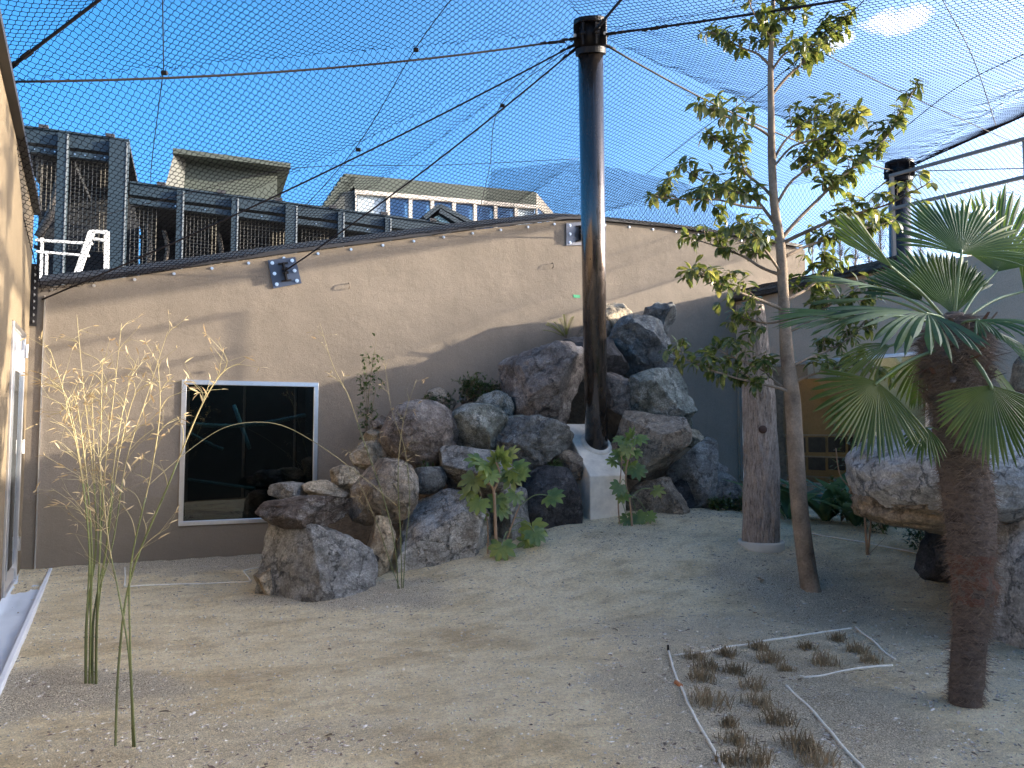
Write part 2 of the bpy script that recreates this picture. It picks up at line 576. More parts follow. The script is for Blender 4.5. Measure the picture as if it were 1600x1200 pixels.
def wall(mb, o, d, n, a0, a1, top, bot, holes, th):
    """solid wall along d from a0 to a1 with rectangular holes (a0,a1,z0,z1); n points to the yard"""
    cuts = set([a0, a1])
    for h in holes: cuts |= {h[0], h[1]}
    cuts = sorted(cuts); cols = []
    for i in range(len(cuts) - 1):
        k = max(1, int((cuts[i + 1] - cuts[i]) / .3))
        cols += [cuts[i] + (cuts[i + 1] - cuts[i]) * j / k for j in range(k)]
    cols.append(cuts[-1])
    P = lambda a, z, dep: o + d * a - n * dep + V((0, 0, z))
    for i in range(len(cols) - 1):
        a, b = cols[i], cols[i + 1]; mid = (a + b) / 2
        hs = sorted([h for h in holes if h[0] <= mid <= h[1]], key=lambda h: h[2])
        segs = []; z = bot
        for h in hs: segs.append((z, z, h[2], h[2])); z = h[3]
        segs.append((z, z, top(a), top(b)))
        for (z0a, z0b, z1a, z1b) in segs:
            mb.add([P(a, z0a, 0), P(b, z0b, 0), P(b, z1b, 0), P(a, z1a, 0)], [(0, 1, 2, 3)])
            mb.add([P(a, z0a, th), P(b, z0b, th), P(b, z1b, th), P(a, z1a, th)], [(3, 2, 1, 0)])
        mb.add([P(a, top(a), 0), P(b, top(b), 0), P(b, top(b), th), P(a, top(a), th)], [(0, 1, 2, 3)])
    for e in (a0, a1):
        mb.add([P(e, bot, 0), P(e, bot, th), P(e, top(e), th), P(e, top(e), 0)], [(0, 1, 2, 3)])
    for h in holes:
        q = [(h[0], h[2]), (h[1], h[2]), (h[1], h[3]), (h[0], h[3])]
        for i in range(4):
            (a, z), (b, y) = q[i], q[(i + 1) % 4]
            mb.add([P(a, z, 0), P(b, y, 0), P(b, y, th), P(a, z, th)], [(0, 1, 2, 3)])
    return mb


def par(px, py, o, d, n):
    q = isect(px, py, o, n); return (q - o).dot(d), q.z


BTOP = [(-1.62, None), ]
_bt = [(48, 450), (150, 440), (300, 418), (450, 397), (600, 378), (750, 358), (890, 343), (960, 348), (1060, 358), (1160, 372), (1250, 388)]
_btp = [par(x, y, B0, BD, BN) for x, y in _bt]


def btop(a):
    if a <= _btp[0][0]: return _btp[0][1] + (a - _btp[0][0]) * .25
    for (a0, z0), (a1, z1) in zip(_btp, _btp[1:]):
        if a <= a1: return z0 + (z1 - z0) * (a - a0) / (a1 - a0)
    return _btp[-1][1] - (a - _btp[-1][0]) * .2


wa0, wz1 = par(287, 596, B0, BD, BN); wa1, _ = par(495, 600, B0, BD, BN); _, wz0 = par(287, 819, B0, BD, BN)
aC = (CORNER - B0).dot(BD)
bw = thing('enclosure_wall', 'brown rendered back wall with sloping top, half in sun, behind the rock pile', 'wall', B0)
wall(MB(), B0, BD, BN, aC, 9.6, btop, -.5, [(wa0, wa1, wz0, wz1)], .3).build('wall_panel', M['wall'], bw)
# roofing membrane on the top and the dark edge flashing
M['membrane'] = simple('grey_membrane', (.11, .095, .08), 1.0, spec=.05, var=.3, scale=40, bs=.5, bscale=120)
M['dark_edge'] = simple('dark_flashing', (.035, .033, .035), .5, var=.2)
M['steel_bolt'] = simple('zinc_bolt', (.75, .75, .76), .3, metal=1, var=.05)
M['galv'] = simple('aluminium', (.80, .81, .83), .28, metal=1, var=.06, scale=12, bs=.05)
M['blackmetal'] = simple('black_steel', (.012, .011, .012), .5, var=.2, spec=.25)
mb = MB(); mt = MB()
acs = lin(aC + .02, 9.5, 46)
for a, b in zip(acs, acs[1:]):
    pa = B0 + BD * a + V((0, 0, btop(a) + .03)); pb = B0 + BD * b + V((0, 0, btop(b) + .03))
    mb.bar(pa + BN * .03, pb + BN * .03, .05, .05)
    mt.add([pa + BN * .01, pb + BN * .01, pb - BN * .55 + V((0, 0, .22)), pa - BN * .55 + V((0, 0, .22)),
            pa + BN * .01 - V((0, 0, .02)), pb + BN * .01 - V((0, 0, .02)), pb - BN * .55 + V((0, 0, .1)), pa - BN * .55 + V((0, 0, .1))],
           [(0, 1, 2, 3), (7, 6, 5, 4), (3, 2, 6, 7)])
mt.build('coping_membrane', M['membrane'], bw)
mb.build('edge_flashing', M['dark_edge'], bw)


def bolt_mesh(name, r=.02, h=.02):
    b = MB(); b.tube([(0, 0, 0), (0, 0, h * .4)], r * 1.3, 8); b.tube([(0, 0, h * .4), (0, 0, h)], r * .8, 6)
    me = bpy.data.meshes.new(name); me.from_pydata(b.v, [], b.f); me.materials.append(M['steel_bolt']); return me


BOLT = bolt_mesh('bolt')


def put(me, name, root, pos, rot, parent=None, scale=1):
    """link a part that shares mesh data"""
    o = bpy.data.objects.new(name, me); COL.objects.link(o)
    o.parent = parent or root
    o.location = V(pos) - V(root.location)
    o.rotation_mode = 'QUATERNION'; o.rotation_quaternion = rot
    o.scale = (scale,) * 3
    return o


qB = BN.to_track_quat('Z', 'Y')
a = aC + .2
while a < 8.8:
    put(BOLT, 'bolt', bw, B0 + BD * a + BN * .004 + V((0, 0, btop(a) - .045)), qB, scale=.7); a += .42
# small lifting hooks left in the render, green tape
M['tape'] = simple('green_tape', (.05, .35, .16), .5)
for px, py in ((545, 443), (862, 412)):
    q = isect(px, py, B0, BN); h = MB()
    h.tube(smooth_path([q + BN * .0, q + BN * .05, q + BN * .06 - V((0, 0, .05)), q + BN * .02 - V((0, 0, .07))], 4), .006, 6)
    h.build('hook', M['wall'], bw, smooth=True)
q = isect(901, 463, B0, BN)
mb = MB(); mb.box(q + BN * .003, BD * .055, BN * .002, V((0, 0, .022)))
tag(mb.build('tape_marker', M['tape'], origin=q), 'small green strip of tape stuck on the back wall left of the pole', 'tape')


# anchor plates of the net cables
def anchor_plate(pts, label, face):
    root = thing('anchor_plate', label, 'anchor plate', isect(pts[0][0], pts[0][1], B0, BN), 'cable anchor plates on the back wall')
    q = [isect(x, y, B0, BN) + BN * .004 for x, y in pts]
    mb = MB(); mb.prism(q, BN * .016); mb.build('plate', M[face], root)
    c = sum(q, V((0, 0, 0))) / 4
    for f in (.14, .86):
        for g in (.12, .5, .88):
            p = q[0].lerp(q[1], f).lerp(q[3].lerp(q[2], f), g)
            put(BOLT, 'bolt', root, p + BN * .016, qB, scale=.9)
    up = (q[0] - q[3]).normalized(); rt = (q[1] - q[0]).normalized()
    m2 = MB(); m2.box(c + BN * .06, up * .11, BN * .05, rt * .01); m2.bar(c + up * .11 + BN * .03 - rt * .06, c + up * .11 + BN * .03 + rt * .06, .02, .02)
    m2.bar(c - up * .11 + BN * .03 - rt * .06, c - up * .11 + BN * .03 + rt * .06, .02, .02)
    m2.build('lug', M['blackmetal'], root)
    m3 = MB()
    for k in range(2):
        m3.tube([c + BN * .09 - rt * .035 + up * (.03 - .05 * k), c + BN * .09 + rt * .035 + up * (.03 - .05 * k)], .018, 8)
    m3.build('shackle', M['blackmetal'], root)
    return c + BN * .11


M['plate_blue'] = simple('painted_plate', (.045, .06, .10), .35, var=.1)
M['plate_grey'] = simple('galvanised_plate', (.22, .22, .24), .4, var=.3, metal=.5)
W1 = anchor_plate([(418, 407), (461, 402), (471, 443), (427, 451)], 'blue grey square anchor plate bolted under the wall edge, left of the pole', 'plate_blue')
W2 = anchor_plate([(884, 349), (924, 346), (924, 383), (884, 384)], 'grey anchor plate at the wall peak, half hidden behind the tall pole', 'plate_grey')

# ------------------------------------------------------------------ viewing window in the back wall
P = lambda a, z, out=0: B0 + BD * a + BN * out + V((0, 0, z))
win = thing('viewing_window', 'dark viewing window with bright aluminium frame in the brown back wall', 'window', P(wa0, wz0))
fw = .055


def frame4(root, P, a0, a1, z0, z1, fw, mat, out0=-.03, out1=.025, name='frame_bar'):
    n = (P(0, 0, 1) - P(0, 0, 0)); d = (P(1, 0, 0) - P(0, 0, 0))
    oc = (out0 + out1) / 2; oh = (out1 - out0) / 2
    for (ca, cz, ha, hz) in (((a0 + a1) / 2, z0 + fw / 2, (a1 - a0) / 2, fw / 2), ((a0 + a1) / 2, z1 - fw / 2, (a1 - a0) / 2, fw / 2),
                             (a0 + fw / 2, (z0 + z1) / 2, fw / 2, (z1 - z0) / 2 - fw), (a1 - fw / 2, (z0 + z1) / 2, fw / 2, (z1 - z0) / 2 - fw)):
        b = MB(); b.box(P(ca, cz, oc), d * ha, n * oh, V((0, 0, hz))); b.build(name, mat, root, bevel=.004)


frame4(win, P, wa0 - .02, wa1 + .02, wz0 - .02, wz1 + .02, fw, M['galv'])
k = 0
for i in range(5):
    z = wz0 + (wz1 - wz0) * (i + .5) / 5
    for a in (wa0 + .01, wa1 - .01): put(BOLT, 'bolt', win, P(a, z, .025), qB, scale=.35)
    a = wa0 + (wa1 - wa0) * (i + .5) / 5
    for z2 in (wz0 + .01, wz1 - .01): put(BOLT, 'bolt', win, P(a, z2, .025), qB, scale=.35)


def glass_mat(name, tint, rough=.0, refl=1.0):
    m = bpy.data.materials.new(name); m.use_nodes = True; t = m.node_tree
    t.nodes.remove(t.nodes['Principled BSDF'])
    tr = N(t, 'ShaderNodeBsdfTransparent'); tr.inputs[0].default_value = (*tint, 1)
    gl = N(t, 'ShaderNodeBsdfGlossy'); gl.inputs['Roughness'].default_value = rough; gl.inputs[0].default_value = (refl, refl, refl, 1)
    fr = N(t, 'ShaderNodeFresnel'); fr.inputs['IOR'].default_value = 1.75
    mx = N(t, 'ShaderNodeMixShader')
    t.links.new(fr.outputs[0], mx.inputs[0]); t.links.new(tr.outputs[0], mx.inputs[1]); t.links.new(gl.outputs[0], mx.inputs[2])
    t.links.new(mx.outputs[0], t.nodes['Material Output'].inputs['Surface'])
    return m


M['glass'] = glass_mat('tinted_glass', (.22, .36, .35))
M['glass_clear'] = glass_mat('clear_glass', (.86, .9, .88))
mb = MB(); mb.box(P((wa0 + wa1) / 2, (wz0 + wz1) / 2, -.01), BD * ((wa1 - wa0) / 2 - .03), BN * .006, V((0, 0, (wz1 - wz0) / 2 - .03)))
mb.build('glass_pane', M['glass'], win)
# the dim room behind it
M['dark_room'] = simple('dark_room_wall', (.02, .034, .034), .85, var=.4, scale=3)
M['pale_wood'] = simple('pale_branch', (.85, .82, .72), .8, var=.2, bs=.5)
M['rope'] = simple('rope', (.85, .83, .76), .95, var=.2, scale=40, bs=1, bscale=90)


def room(name, P, a0, a1, z0, z1, d0, d1, mat, label):  # top left open so daylight reaches the interior
    mb = MB(); c = [P(a, z, -d) for d in (d0, d1) for (a, z) in ((a0, z0), (a1, z0), (a1, z1), (a0, z1))]
    mb.add(c, [(4, 5, 6, 7), (0, 1, 5, 4), (1, 2, 6, 5), (3, 0, 4, 7)])
    return tag(mb.build(name, mat), label, 'room', kind='structure')


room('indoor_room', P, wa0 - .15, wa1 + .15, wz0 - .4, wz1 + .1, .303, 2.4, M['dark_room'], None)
for i, (pts, r, lab) in enumerate([
    ([(-.15, .95, 1.3), (.05, .2, .9)], .028, 'pale slanting branch leaning across the dark room behind the window'),
    ([(-.75, .5, .7), (-.45, .28, .75), (-.3, .2, .7)], .022, 'short pale branch low at the left inside the dark window'),
    ([(-.72, -.28, .6), (-.3, -.38, .7), (.12, -.46, .6)], .02, 'long pale pole lying low inside the dark window')]):
    cx = (wa0 + wa1) / 2; cz = (wz0 + wz1) / 2 - .25
    pp = [P(cx + a, cz + z * .8 + .1, -.3 - d) for a, z, d in pts]
    m = MB(); m.tube(smooth_path(pp, 5), r, 8)
    tag(m.build('branch', M['pale_wood'], origin=pp[0], smooth=True), lab, 'branch', 'branches inside the dark window')
m = MB(); pp = [P(cx - .95 + i * .16, cz + .62 - .10 * math.sin(math.pi * i / 11) + .01 * i, -.75 - .06 * i) for i in range(12)]
m.tube(smooth_path(pp, 4), .03, 8)
tag(m.build('hanging_rope', M['rope'], origin=pp[0], smooth=True), 'thick pale rope strung across the dark room behind the window', 'rope')

# ------------------------------------------------------------------ right-hand wall
PR = lambda a, z, out=0: R0 + RD * a + RN * out + V((0, 0, z))
ra0, rz0 = par(1161, 750, R0, RD, RN)
ra1, _ = par(1452, 700, R0, RD, RN); _, rz1 = par(1161, 574, R0, RD, RN)
ra0b = ra0
rt_pts = [par(x, y, R0, RD, RN) for x, y in ((1048, 494), (1080, 482), (1110, 476), (1160, 468), (1240, 450), (1330, 432), (1400, 416), (1600, 388))]


def rtop(a):
    P_ = rt_pts
    if a <= P_[0][0]: return P_[0][1]
    for (a0, z0), (a1, z1) in zip(P_, P_[1:]):
        if a <= a1: return z0 + (z1 - z0) * (a - a0) / (a1 - a0)
    return P_[-1][1] + sstep(4.2, 6.5, a) * .25


rw = thing('side_wall', 'shaded taupe wall along the right side, window behind the palm', 'wall', R0)
wall(MB(), R0, RD, RN, par(1046, 600, R0, RD, RN)[0], 13.0, rtop, -.5, [(ra0, ra1, rz0, rz1)], .3).build('wall_panel', M['wall_right'], rw)
q0 = par(1046, 600, R0, RD, RN)[0]
# rounded return of the side wall towards the back wall, hidden behind the rocks
rwin = thing('exhibit_window', 'long side window with aluminium frame behind the bark trunk and the palm', 'window', PR(ra0, rz0))
frame4(rwin, PR, ra0 - .02, ra1 + .02, rz0 - .02, rz1 + .02, .05, M['galv'])
mb = MB(); mb.box(PR((ra0 + ra1) / 2, (rz0 + rz1) / 2, -.012), RD * ((ra1 - ra0) / 2 - .03), RN * .006, V((0, 0, (rz1 - rz0) / 2 - .03)))
mb.build('glass_pane', M['glass_clear'], rwin)
M['room_warm'] = simple('room_wall', (.45, .43, .36), .8, var=.1)
SUN_BLOCK_H = 1.15  # walls raised out of view to keep sun out of the roofless room
room('display_room', PR, ra0 - .1, ra1 + .4, rz0 - .3, rz1 + .2 + SUN_BLOCK_H, .303, 3.2, M['room_warm'], None)
# information panel on the far side of the room: board, lettering, photo grid
M['board'] = simple('tan_board', (.42, .27, .10), .6, var=.08)
M['photo_dark'] = simple('dark_print', (.035, .028, .026), .4, var=.5, scale=14)
M['board_line'] = simple('pale_rail', (.42, .36, .26), .5)
M['letter'] = simple('dark_letter', (.05, .03, .02), .6)
M['pale_panel'] = simple('pale_green_panel', (.62, .70, .50), .5, var=.1)
PB = lambda a, z, out=0: PR(a, z, -.75 + out)


def parb(px, py):
    q = isect(px, py, PB(0, 0), RN); return (q - PB(0, 0)).dot(RD), q.z


ba0, bz1 = parb(1164, 598); ba1, _ = parb(1352, 700); _, bz0 = parb(1230, 752)
bd = thing('information_board', 'tan information board with lettering and rows of dark photographs inside the side window', 'board', PB(ba0, bz0))
mb = MB(); mb.box(PB((ba0 + ba1) / 2, (bz0 + bz1) / 2, -.03), RD * (ba1 - ba0) / 2, RN * .025, V((0, 0, (bz1 - bz0) / 2))); mb.build('panel', M['board'], bd)
ys_ = [(683, 707), (713, 735)]
for (y0, y1) in ys_:
    for x in range(6):
        xa = 1170 + x * 31; a0_, z1_ = parb(xa, y0); a1_, z0_ = parb(xa + 27, y1)
        mb = MB(); mb.box(PB((a0_ + a1_) / 2, (z0_ + z1_) / 2, .002), RD * (a1_ - a0_) / 2, RN * .004, V((0, 0, (z1_ - z0_) / 2))); mb.build('photograph', M['photo_dark'], bd)
for y in (679, 710, 739):
    a0_, z_ = parb(1168, y); a1_, _ = parb(1350, y)
    mb = MB(); mb.box(PB((a0_ + a1_) / 2, z_, .004), RD * (a1_ - a0_) / 2, RN * .006, V((0, 0, .012))); mb.build('rail', M['board_line'], bd)


def text(body, P, px, py, hpx, root, mat, pb, ext=.002):
    a, z = pb(px, py); _, zt = pb(px, py - hpx)
    cu = bpy.data.curves.new('lettering', 'FONT'); cu.body = body; cu.size = (zt - z) * 1.35; cu.extrude = ext
    o = bpy.data.objects.new('tmp', cu); COL.objects.link(o)
    dg = bpy.context.evaluated_depsgraph_get(); dg.update()
    me = bpy.data.meshes.new_from_object(o.evaluated_get(dg))
    bpy.data.objects.remove(o)
    me.materials.clear(); me.materials.append(mat)
    o = bpy.data.objects.new('lettering', me); COL.objects.link(o); o.parent = root
    R = Matrix((RD, V((0, 0, 1)), RN)).transposed()
    # text must read from the yard: x to the viewer's right
    o.rotation_mode = 'QUATERNION'; o.rotation_quaternion = R.to_quaternion()
    o.location = P(a, z, .006) - V(root.location)
    return o


text('エマ', PB, 1219, 640, 8, bd, M['letter'], parb)
text('INTORY', PB, 1208, 656, 5, bd, M['letter'], parb)
text('ZENS', PB, 1211, 664, 4.5, bd, M['letter'], parb)
text('ANTORI', PB, 1209, 648, 3, bd, M['letter'], parb)
pa0, pz1 = parb(1354, 560); pa1, _ = parb(1475, 600)
mb = MB(); mb.box(PB((pa0 + pa1) / 2, (rz0 + pz1) / 2, -.10), RD * (pa1 - pa0) / 2, RN * .02, V((0, 0, (pz1 - rz0) / 2)))
tag(mb.build('pale_wall_panel', M['pale_panel'], origin=PB(pa0, rz0, -.1)), 'pale green yellow wall panel seen through the side window left of the palm trunk', 'panel')  # opaque pale green yellow wall panel

# pale vertical tube and layered rock ledge on the side wall
M['greymetal'] = simple('grey_paint', (.42, .43, .43), .4, var=.1)
q = isect(1101, 505, R0, RN) + RN * .05; q2 = V((q.x, q.y, at(1101, 395, q.y).z))
mb = MB(); mb.bar(q, q2, .05, .05)
tag(mb.build('vertical_tube', M['greymetal'], origin=q), 'thin grey post standing on the layered rock ledge right of the rock pile', 'post')

rock_ledge = rock_mat('ledge_stone', (.13, .10, .075), (.07, .05, .04), (.3, .27, .22), .1, .8)
lroot = thing('rock_ledge', 'long layered brown rock ledge capping the side wall above the shaded recess', 'rock ledge', isect(1050, 480, R0, RN))
for k in range(6):
    m = MB(); n = 26
    rings = []
    for i in range(n + 1):
        f = i / n
        px = 1000 + (1420 - 1000) * f
        base = rtop(par(px, 470, R0, RD, RN)[0]) if px > 1046 else rtop(par(1046, 470, R0, RD, RN)[0]) - .05
        a = (isect(px, 470, R0, RN) - R0).dot(RD)
        z = base - .02 + k * .038 * (1 - .35 * f)
        dep = .16 - .035 * k + .07 * noise.noise(V((a * 2.3, k * 3.7, 0))) + .03 * noise.noise(V((a * 9, k * 3.7, 4)))
        hgt = .032 + .02 * noise.noise(V((a * 3, k, 9)))
        c = PR(a, z)
        rings.append([c + RN * dep, c + RN * dep * .8 + V((0, 0, hgt)), c - RN * .35 + V((0, 0, hgt + .01)), c - RN * .35])
    vs = [p for r in rings for p in r]; fs = []
    for i in range(n):
        for j in range(4):
            fs.append((i * 4 + j, i * 4 + (j + 1) % 4, (i + 1) * 4 + (j + 1) % 4, (i + 1) * 4 + j))
    fs += [(0, 1, 2, 3), tuple(n * 4 + j for j in (3, 2, 1, 0))]
    m.add(vs, fs); m.build('stone_layer', rock_ledge, lroot)

# handrail on the side wall
M['rail'] = simple('rail_paint', (.26, .23, .20), .6, metal=0, var=.08)
hr = thing('handrail', 'grey metal handrail running along the top of the right-hand wall', 'railing', PR(1.9, rtop(2)))
ha0 = par(1385, 300, R0, RD, RN)[0]
for zz in (5.06, 4.6, ):
    m = MB(); m.bar(PR(ha0 - .03, zz, -.15), PR(6.4, zz, -.15), .04, .04); m.build('rail', M['rail'], hr)
a = ha0
while a < 6.4:
    m = MB(); m.bar(PR(a, rtop(a), -.15), PR(a, 5.03, -.15), .045, .045); m.build('post', M['rail'], hr); a += par(1597, 300, R0, RD, RN)[0] - ha0 if a == ha0 else 1.75

# ------------------------------------------------------------------ left wall with door
PL = lambda a, z, out=0: CORNER + LD * a + LN * out + V((0, 0, z))
lw = thing('left_wall', 'sunlit beige wall at the left edge beside the metal door', 'wall', CORNER)
dz1 = 2.62
wall(MB(), CORNER, LD, LN, 0, 8.6, lambda a: 4.02 + .13 * a if a > -.1 else 4, -.5, [(.52, 1.62, .0, dz1)], .25).build('wall_panel', M['wall_left'], lw)
m = MB(); m.bar(PL(-.02, 4.05, -.1), PL(8.6, 4.05 + .13 * 8.6, -.1), .34, .06); m.build('edge_flashing', M['dark_edge'], lw)
door = thing('metal_door', 'pale grey steel door with glass light and hinges in the left wall', 'door', PL(.52, 0))
frame4(door, PL, .53, 1.61, .01, dz1 - .01, .05, M['galv'], -.06, .02)
M['doorgrey'] = simple('door_grey', (.42, .40, .38), .4, var=.05)
m = MB(); m.box(PL(1.07, dz1 / 2, -.025), LD * .485, LN * .02, V((0, 0, dz1 / 2 - .065))); m.build('door_leaf', M['doorgrey'], door)
m = MB(); m.box(PL(1.12, dz1 / 2 - .1, .001), LD * .33, LN * .008, V((0, 0, dz1 / 2 - .35))); m.build('glass_pane', glass_mat('door_glass', (.5, .55, .6)), door)
for a in (.74, 1.5):
    m = MB(); m.bar(PL(a, .2, .008), PL(a, dz1 - .2, .008), .035, .02, up=LD); m.build('moulding', M['galv'], door)
for z in (.35, 1.35, 2.35):
    m = MB(); m.tube([PL(.585, z, .03), PL(.585, z + .14, .03)], .018, 8); m.box(PL(.565, z + .07, .018), LD * .03, LN * .004, V((0, 0, .065))); m.build('hinge', M['galv'], door)
# corner strips
cs = thing('corner_strip', 'dark metal corner strip with rows of bolts where the left and back walls meet', 'trim', PL(.03, 2.5, .04))
m = MB(); m.bar(PL(.05, 2.75, .02), PL(.05, 3.45, .02), .10, .03, up=LD); m.build('plate', M['blackmetal'], cs)
m = MB(); m.bar(P(aC + .14, 0, .012), P(aC + .14, btop(aC + .1) - .1, .012), .012, .02, up=BN); m.build('bead', M['galv'], cs)
qL = LN.to_track_quat('Z', 'Y')
for i in range(9):
    put(BOLT, 'bolt', cs, PL(.075, 2.8 + i * .075, .035), qL, scale=.7)
# white gutter sheet along the foot of the left wall
M['sheet'] = simple('white_sheet', (.60, .66, .74), .45, var=.05, scale=3, bs=.2, bscale=8)
gut = thing('gutter_sheet', 'whitish plastic sheet lining the foot of the left wall', 'gutter', PL(0, 0, .2))
vs = []; fs = []; n = 60; k = 8
for i in range(n + 1):
    for j in range(k + 1):
        a = .05 + 7.6 * i / n; o = .01 + .26 * j / k
        z = .03 + .03 * noise.noise(V((a * 3.2, o * 2, 1))) + .02 * noise.noise(V((a * 8, o * 14, 3))) + (0.03 if j == 0 else 0)
        vs.append(PL(a, z, o))
for i in range(n):
    for j in range(k):
        b = i * (k + 1) + j; fs.append((b, b + 1, b + k + 2, b + k + 1))
m = MB(); m.add(vs, fs); m.build('sheet', M['sheet'], gut, smooth=True)
M['white_edge'] = simple('white_edging', (.72, .75, .80), .5, var=.05)
m = MB(); m.bar(PL(.05, .02, .29), PL(7.65, .02, .29), .035, .09); m.build('edging', M['white_edge'], gut, bevel=.005)
M['concrete_dark'] = simple('dark_plinth', (.12, .12, .13), .8)


# ------------------------------------------------------------------ unseen low visitor building, put back to darken the window's reflection
vb = thing('visitor_building', 'low visitor building with dark glazed front closing the yard behind the viewpoint', 'building', (3.2, -3.4, 0))
m = MB(); m.box((3.2, -3.4, 1.5), V((4.6, 0, 0)), V((0, 1.9, 0)), V((0, 0, 1.85))); m.build('wall', M['wall_right'], vb)
M['facade'] = simple('dark_glazed_front', (.018, .022, .024), .25, var=.3)  # dark so the back wall window mirrors something near-black
for k in range(6):
    m = MB(); m.box((-.55 + 1.5 * k, -1.47, 1.5), V((.70, 0, 0)), V((0, .02, 0)), V((0, 0, 1.72))); m.build('glazed_panel', M['facade'], vb)
# ------------------------------------------------------------------ tall leaning poles that carry the net
def gloss_metal():
    m, t, p = newmat('dark_bronze_pole')
    p.inputs['Base Color'].default_value = (.10, .08, .07, 1)
    p.inputs['Metallic'].default_value = .8
    co = N(t, 'ShaderNodeTexCoord').outputs['Object']
    n = noise_tex(t, co, 18, 4, .5, (1, 1, .15))
    t.links.new(ramp(t, n.outputs['Fac'], [(.3, .2), (.7, .3)]), p.inputs['Roughness'])
    p.inputs['Coat Weight'].default_value = .6
    p.inputs['Coat Roughness'].default_value = .08
    bump(t, p, n.outputs['Fac'], .03, .01)
    return m


M['pole'] = gloss_metal()


def net_pole(base, top, r, label, group):
    root = thing('net_pole', label, 'pole', base, group)
    ax = (top - base).normalized(); L = (top - base).length
    x = ax.cross(V((0, 1, 0))).normalized(); y = ax.cross(x).normalized()
    m = MB(); m.tube([base - ax * .15, base + ax * (L - .34)], r, 40); o = m.build('shaft', M['pole'], root, smooth=True)
    m = MB(); m.tube([base + ax * (L - .36), base + ax * (L - .30)], r * 1.2, 32); m.build('collar', M['blackmetal'], root)
    m = MB(); m.tube([base + ax * (L - .30), base + ax * (L - .05)], r * .93, 32); m.build('neck', M['blackmetal'], root, smooth=True)
    m = MB(); m.tube([base + ax * (L - .05), base + ax * L], r * 1.3, 32); m.build('cap', M['blackmetal'], root, bevel=.006)
    for k in range(8):
        an = 2 * math.pi * (k + .3) / 8; d = x * math.cos(an) + y * math.sin(an); c = base + ax * (L - .17)
        m = MB(); m.box(c + d * r * 1.13, d * r * .24, ax * .11, d.cross(ax) * .009); m.build('fin', M['blackmetal'], root)
        m = MB(); m.tube([c + d * r * 1.33 + d.cross(ax) * -.03, c + d * r * 1.33 + d.cross(ax) * .03], .018, 8); m.build('pin', M['steel_bolt'] if k % 3 == 0 else M['blackmetal'], root)
    return root, base + ax * (L - .17)


pb_ = at(932, 700, 9.25); pt_ = at(922, 30, 7.9)
pole1, H1 = net_pole(pb_, pt_, .138, 'tall glossy dark bronze pole rising from the concrete wedge in the rock pile', 'net poles')
p2t = at(1405, 253, 13.0)
pole2, H2 = net_pole(V((p2t.x + .05, p2t.y + .3, 1.0)), p2t, .178, 'shorter dark pole behind the handrail and the palm fronds', 'net poles')

# concrete wedge footing
M['concrete'] = simple('cast_concrete', (.74, .69, .60), .75, var=.22, scale=5, bs=.4, bscale=70)
g0 = at(922, 797, 8.72)
fl = V((g0.x, g0.y, g0.z - .35)); rt = V((.93, .28, 0)).normalized(); bk = V((-.32, .93, 0)).normalized()
zt = at(922, 744, 8.72).z; zb = at(885, 662, 9.4).z
A = fl; B = fl + rt * .45; C_ = B + bk * .75; D_ = A + bk * .75
f = lambda p, z: V((p.x, p.y, z))
m = MB()
m.add([A, B, C_, D_, f(A, zt), f(B, zt), f(C_, zb), f(D_, zb)], [(3, 2, 1, 0), (4, 5, 6, 7), (0, 1, 5, 4), (1, 2, 6, 5), (2, 3, 7, 6), (3, 0, 4, 7)])
foot = thing('pole_footing', 'pale concrete wedge the tall pole rises from, set among boulders', 'footing', V((g0.x, g0.y, g0.z)))
fo = m.build('concrete_block', M['concrete'], foot, bevel=.012)
nrm = (f(B, zt) - f(A, zt)).cross(f(D_, zb) - f(A, zt)).normalized()
if nrm.z < 0: nrm = -nrm
axp = (pt_ - pb_).normalized(); f4 = f(A, zt)
c0 = pb_ + axp * ((f4 - pb_).dot(nrm) / axp.dot(nrm))
m = MB(); ring = []
ux = rt; uy = nrm.cross(ux).normalized()
for rr, hh in ((.142, .0), (.142, .03), (.165, .02), (.19, .002), (.19, -.01)):
    ring.append([c0 + ux * rr * math.cos(i * math.pi / 18) + uy * rr * math.sin(i * math.pi / 18) * 1.15 + nrm * hh for i in range(36)])
m.add([p for r in ring for p in r], [(k * 36 + i, k * 36 + (i + 1) % 36, (k + 1) * 36 + (i + 1) % 36, (k + 1) * 36 + i) for k in range(4) for i in range(36)])
m.build('mortar_collar', M['concrete'], foot, smooth=True)

# ------------------------------------------------------------------ aviary net
M['wire'] = simple('net_wire', (.008, .008, .011), .9, var=.2, spec=.0)
M['cable'] = simple('steel_cable', (.02, .017, .018), .6, var=.3, scale=50, spec=.2)
M['cable_light'] = simple('worn_cable', (.05, .04, .035), .6, var=.3, scale=50, spec=.2)
top1 = H1 + V((0, 0, .05))
NL = at(-14, 128, 6.25)
NC = P(aC + .12, btop(aC) - .05, .05)
N1 = V((-.70, 5.2, 6.45))
NR2 = at(1300, -10, 6.6) + (at(1300, -10, 6.6) - top1) * 1.2
NR1 = at(1620, 172, 10.6); NR1 = NR1 + (NR1 - H2) * .5
NP2 = H2 + V((0, 0, .02))
WB = [P(a, btop(a) + .06, .05) for a in lin(aC + .1, 9.0, 12)]
wpk = P(par(905, 350, B0, BD, BN)[0], btop(par(905, 350, B0, BD, BN)[0]) + .06, .05)
wp1 = P(par(440, 400, B0, BD, BN)[0], btop(par(440, 400, B0, BD, BN)[0]) + .06, .05)
w1250 = P(par(1245, 388, B0, BD, BN)[0], btop(par(1245, 388, B0, BD, BN)[0]) + .06, .05)
w700 = P(par(690, 366, B0, BD, BN)[0], btop(par(690, 366, B0, BD, BN)[0]) + .06, .05)

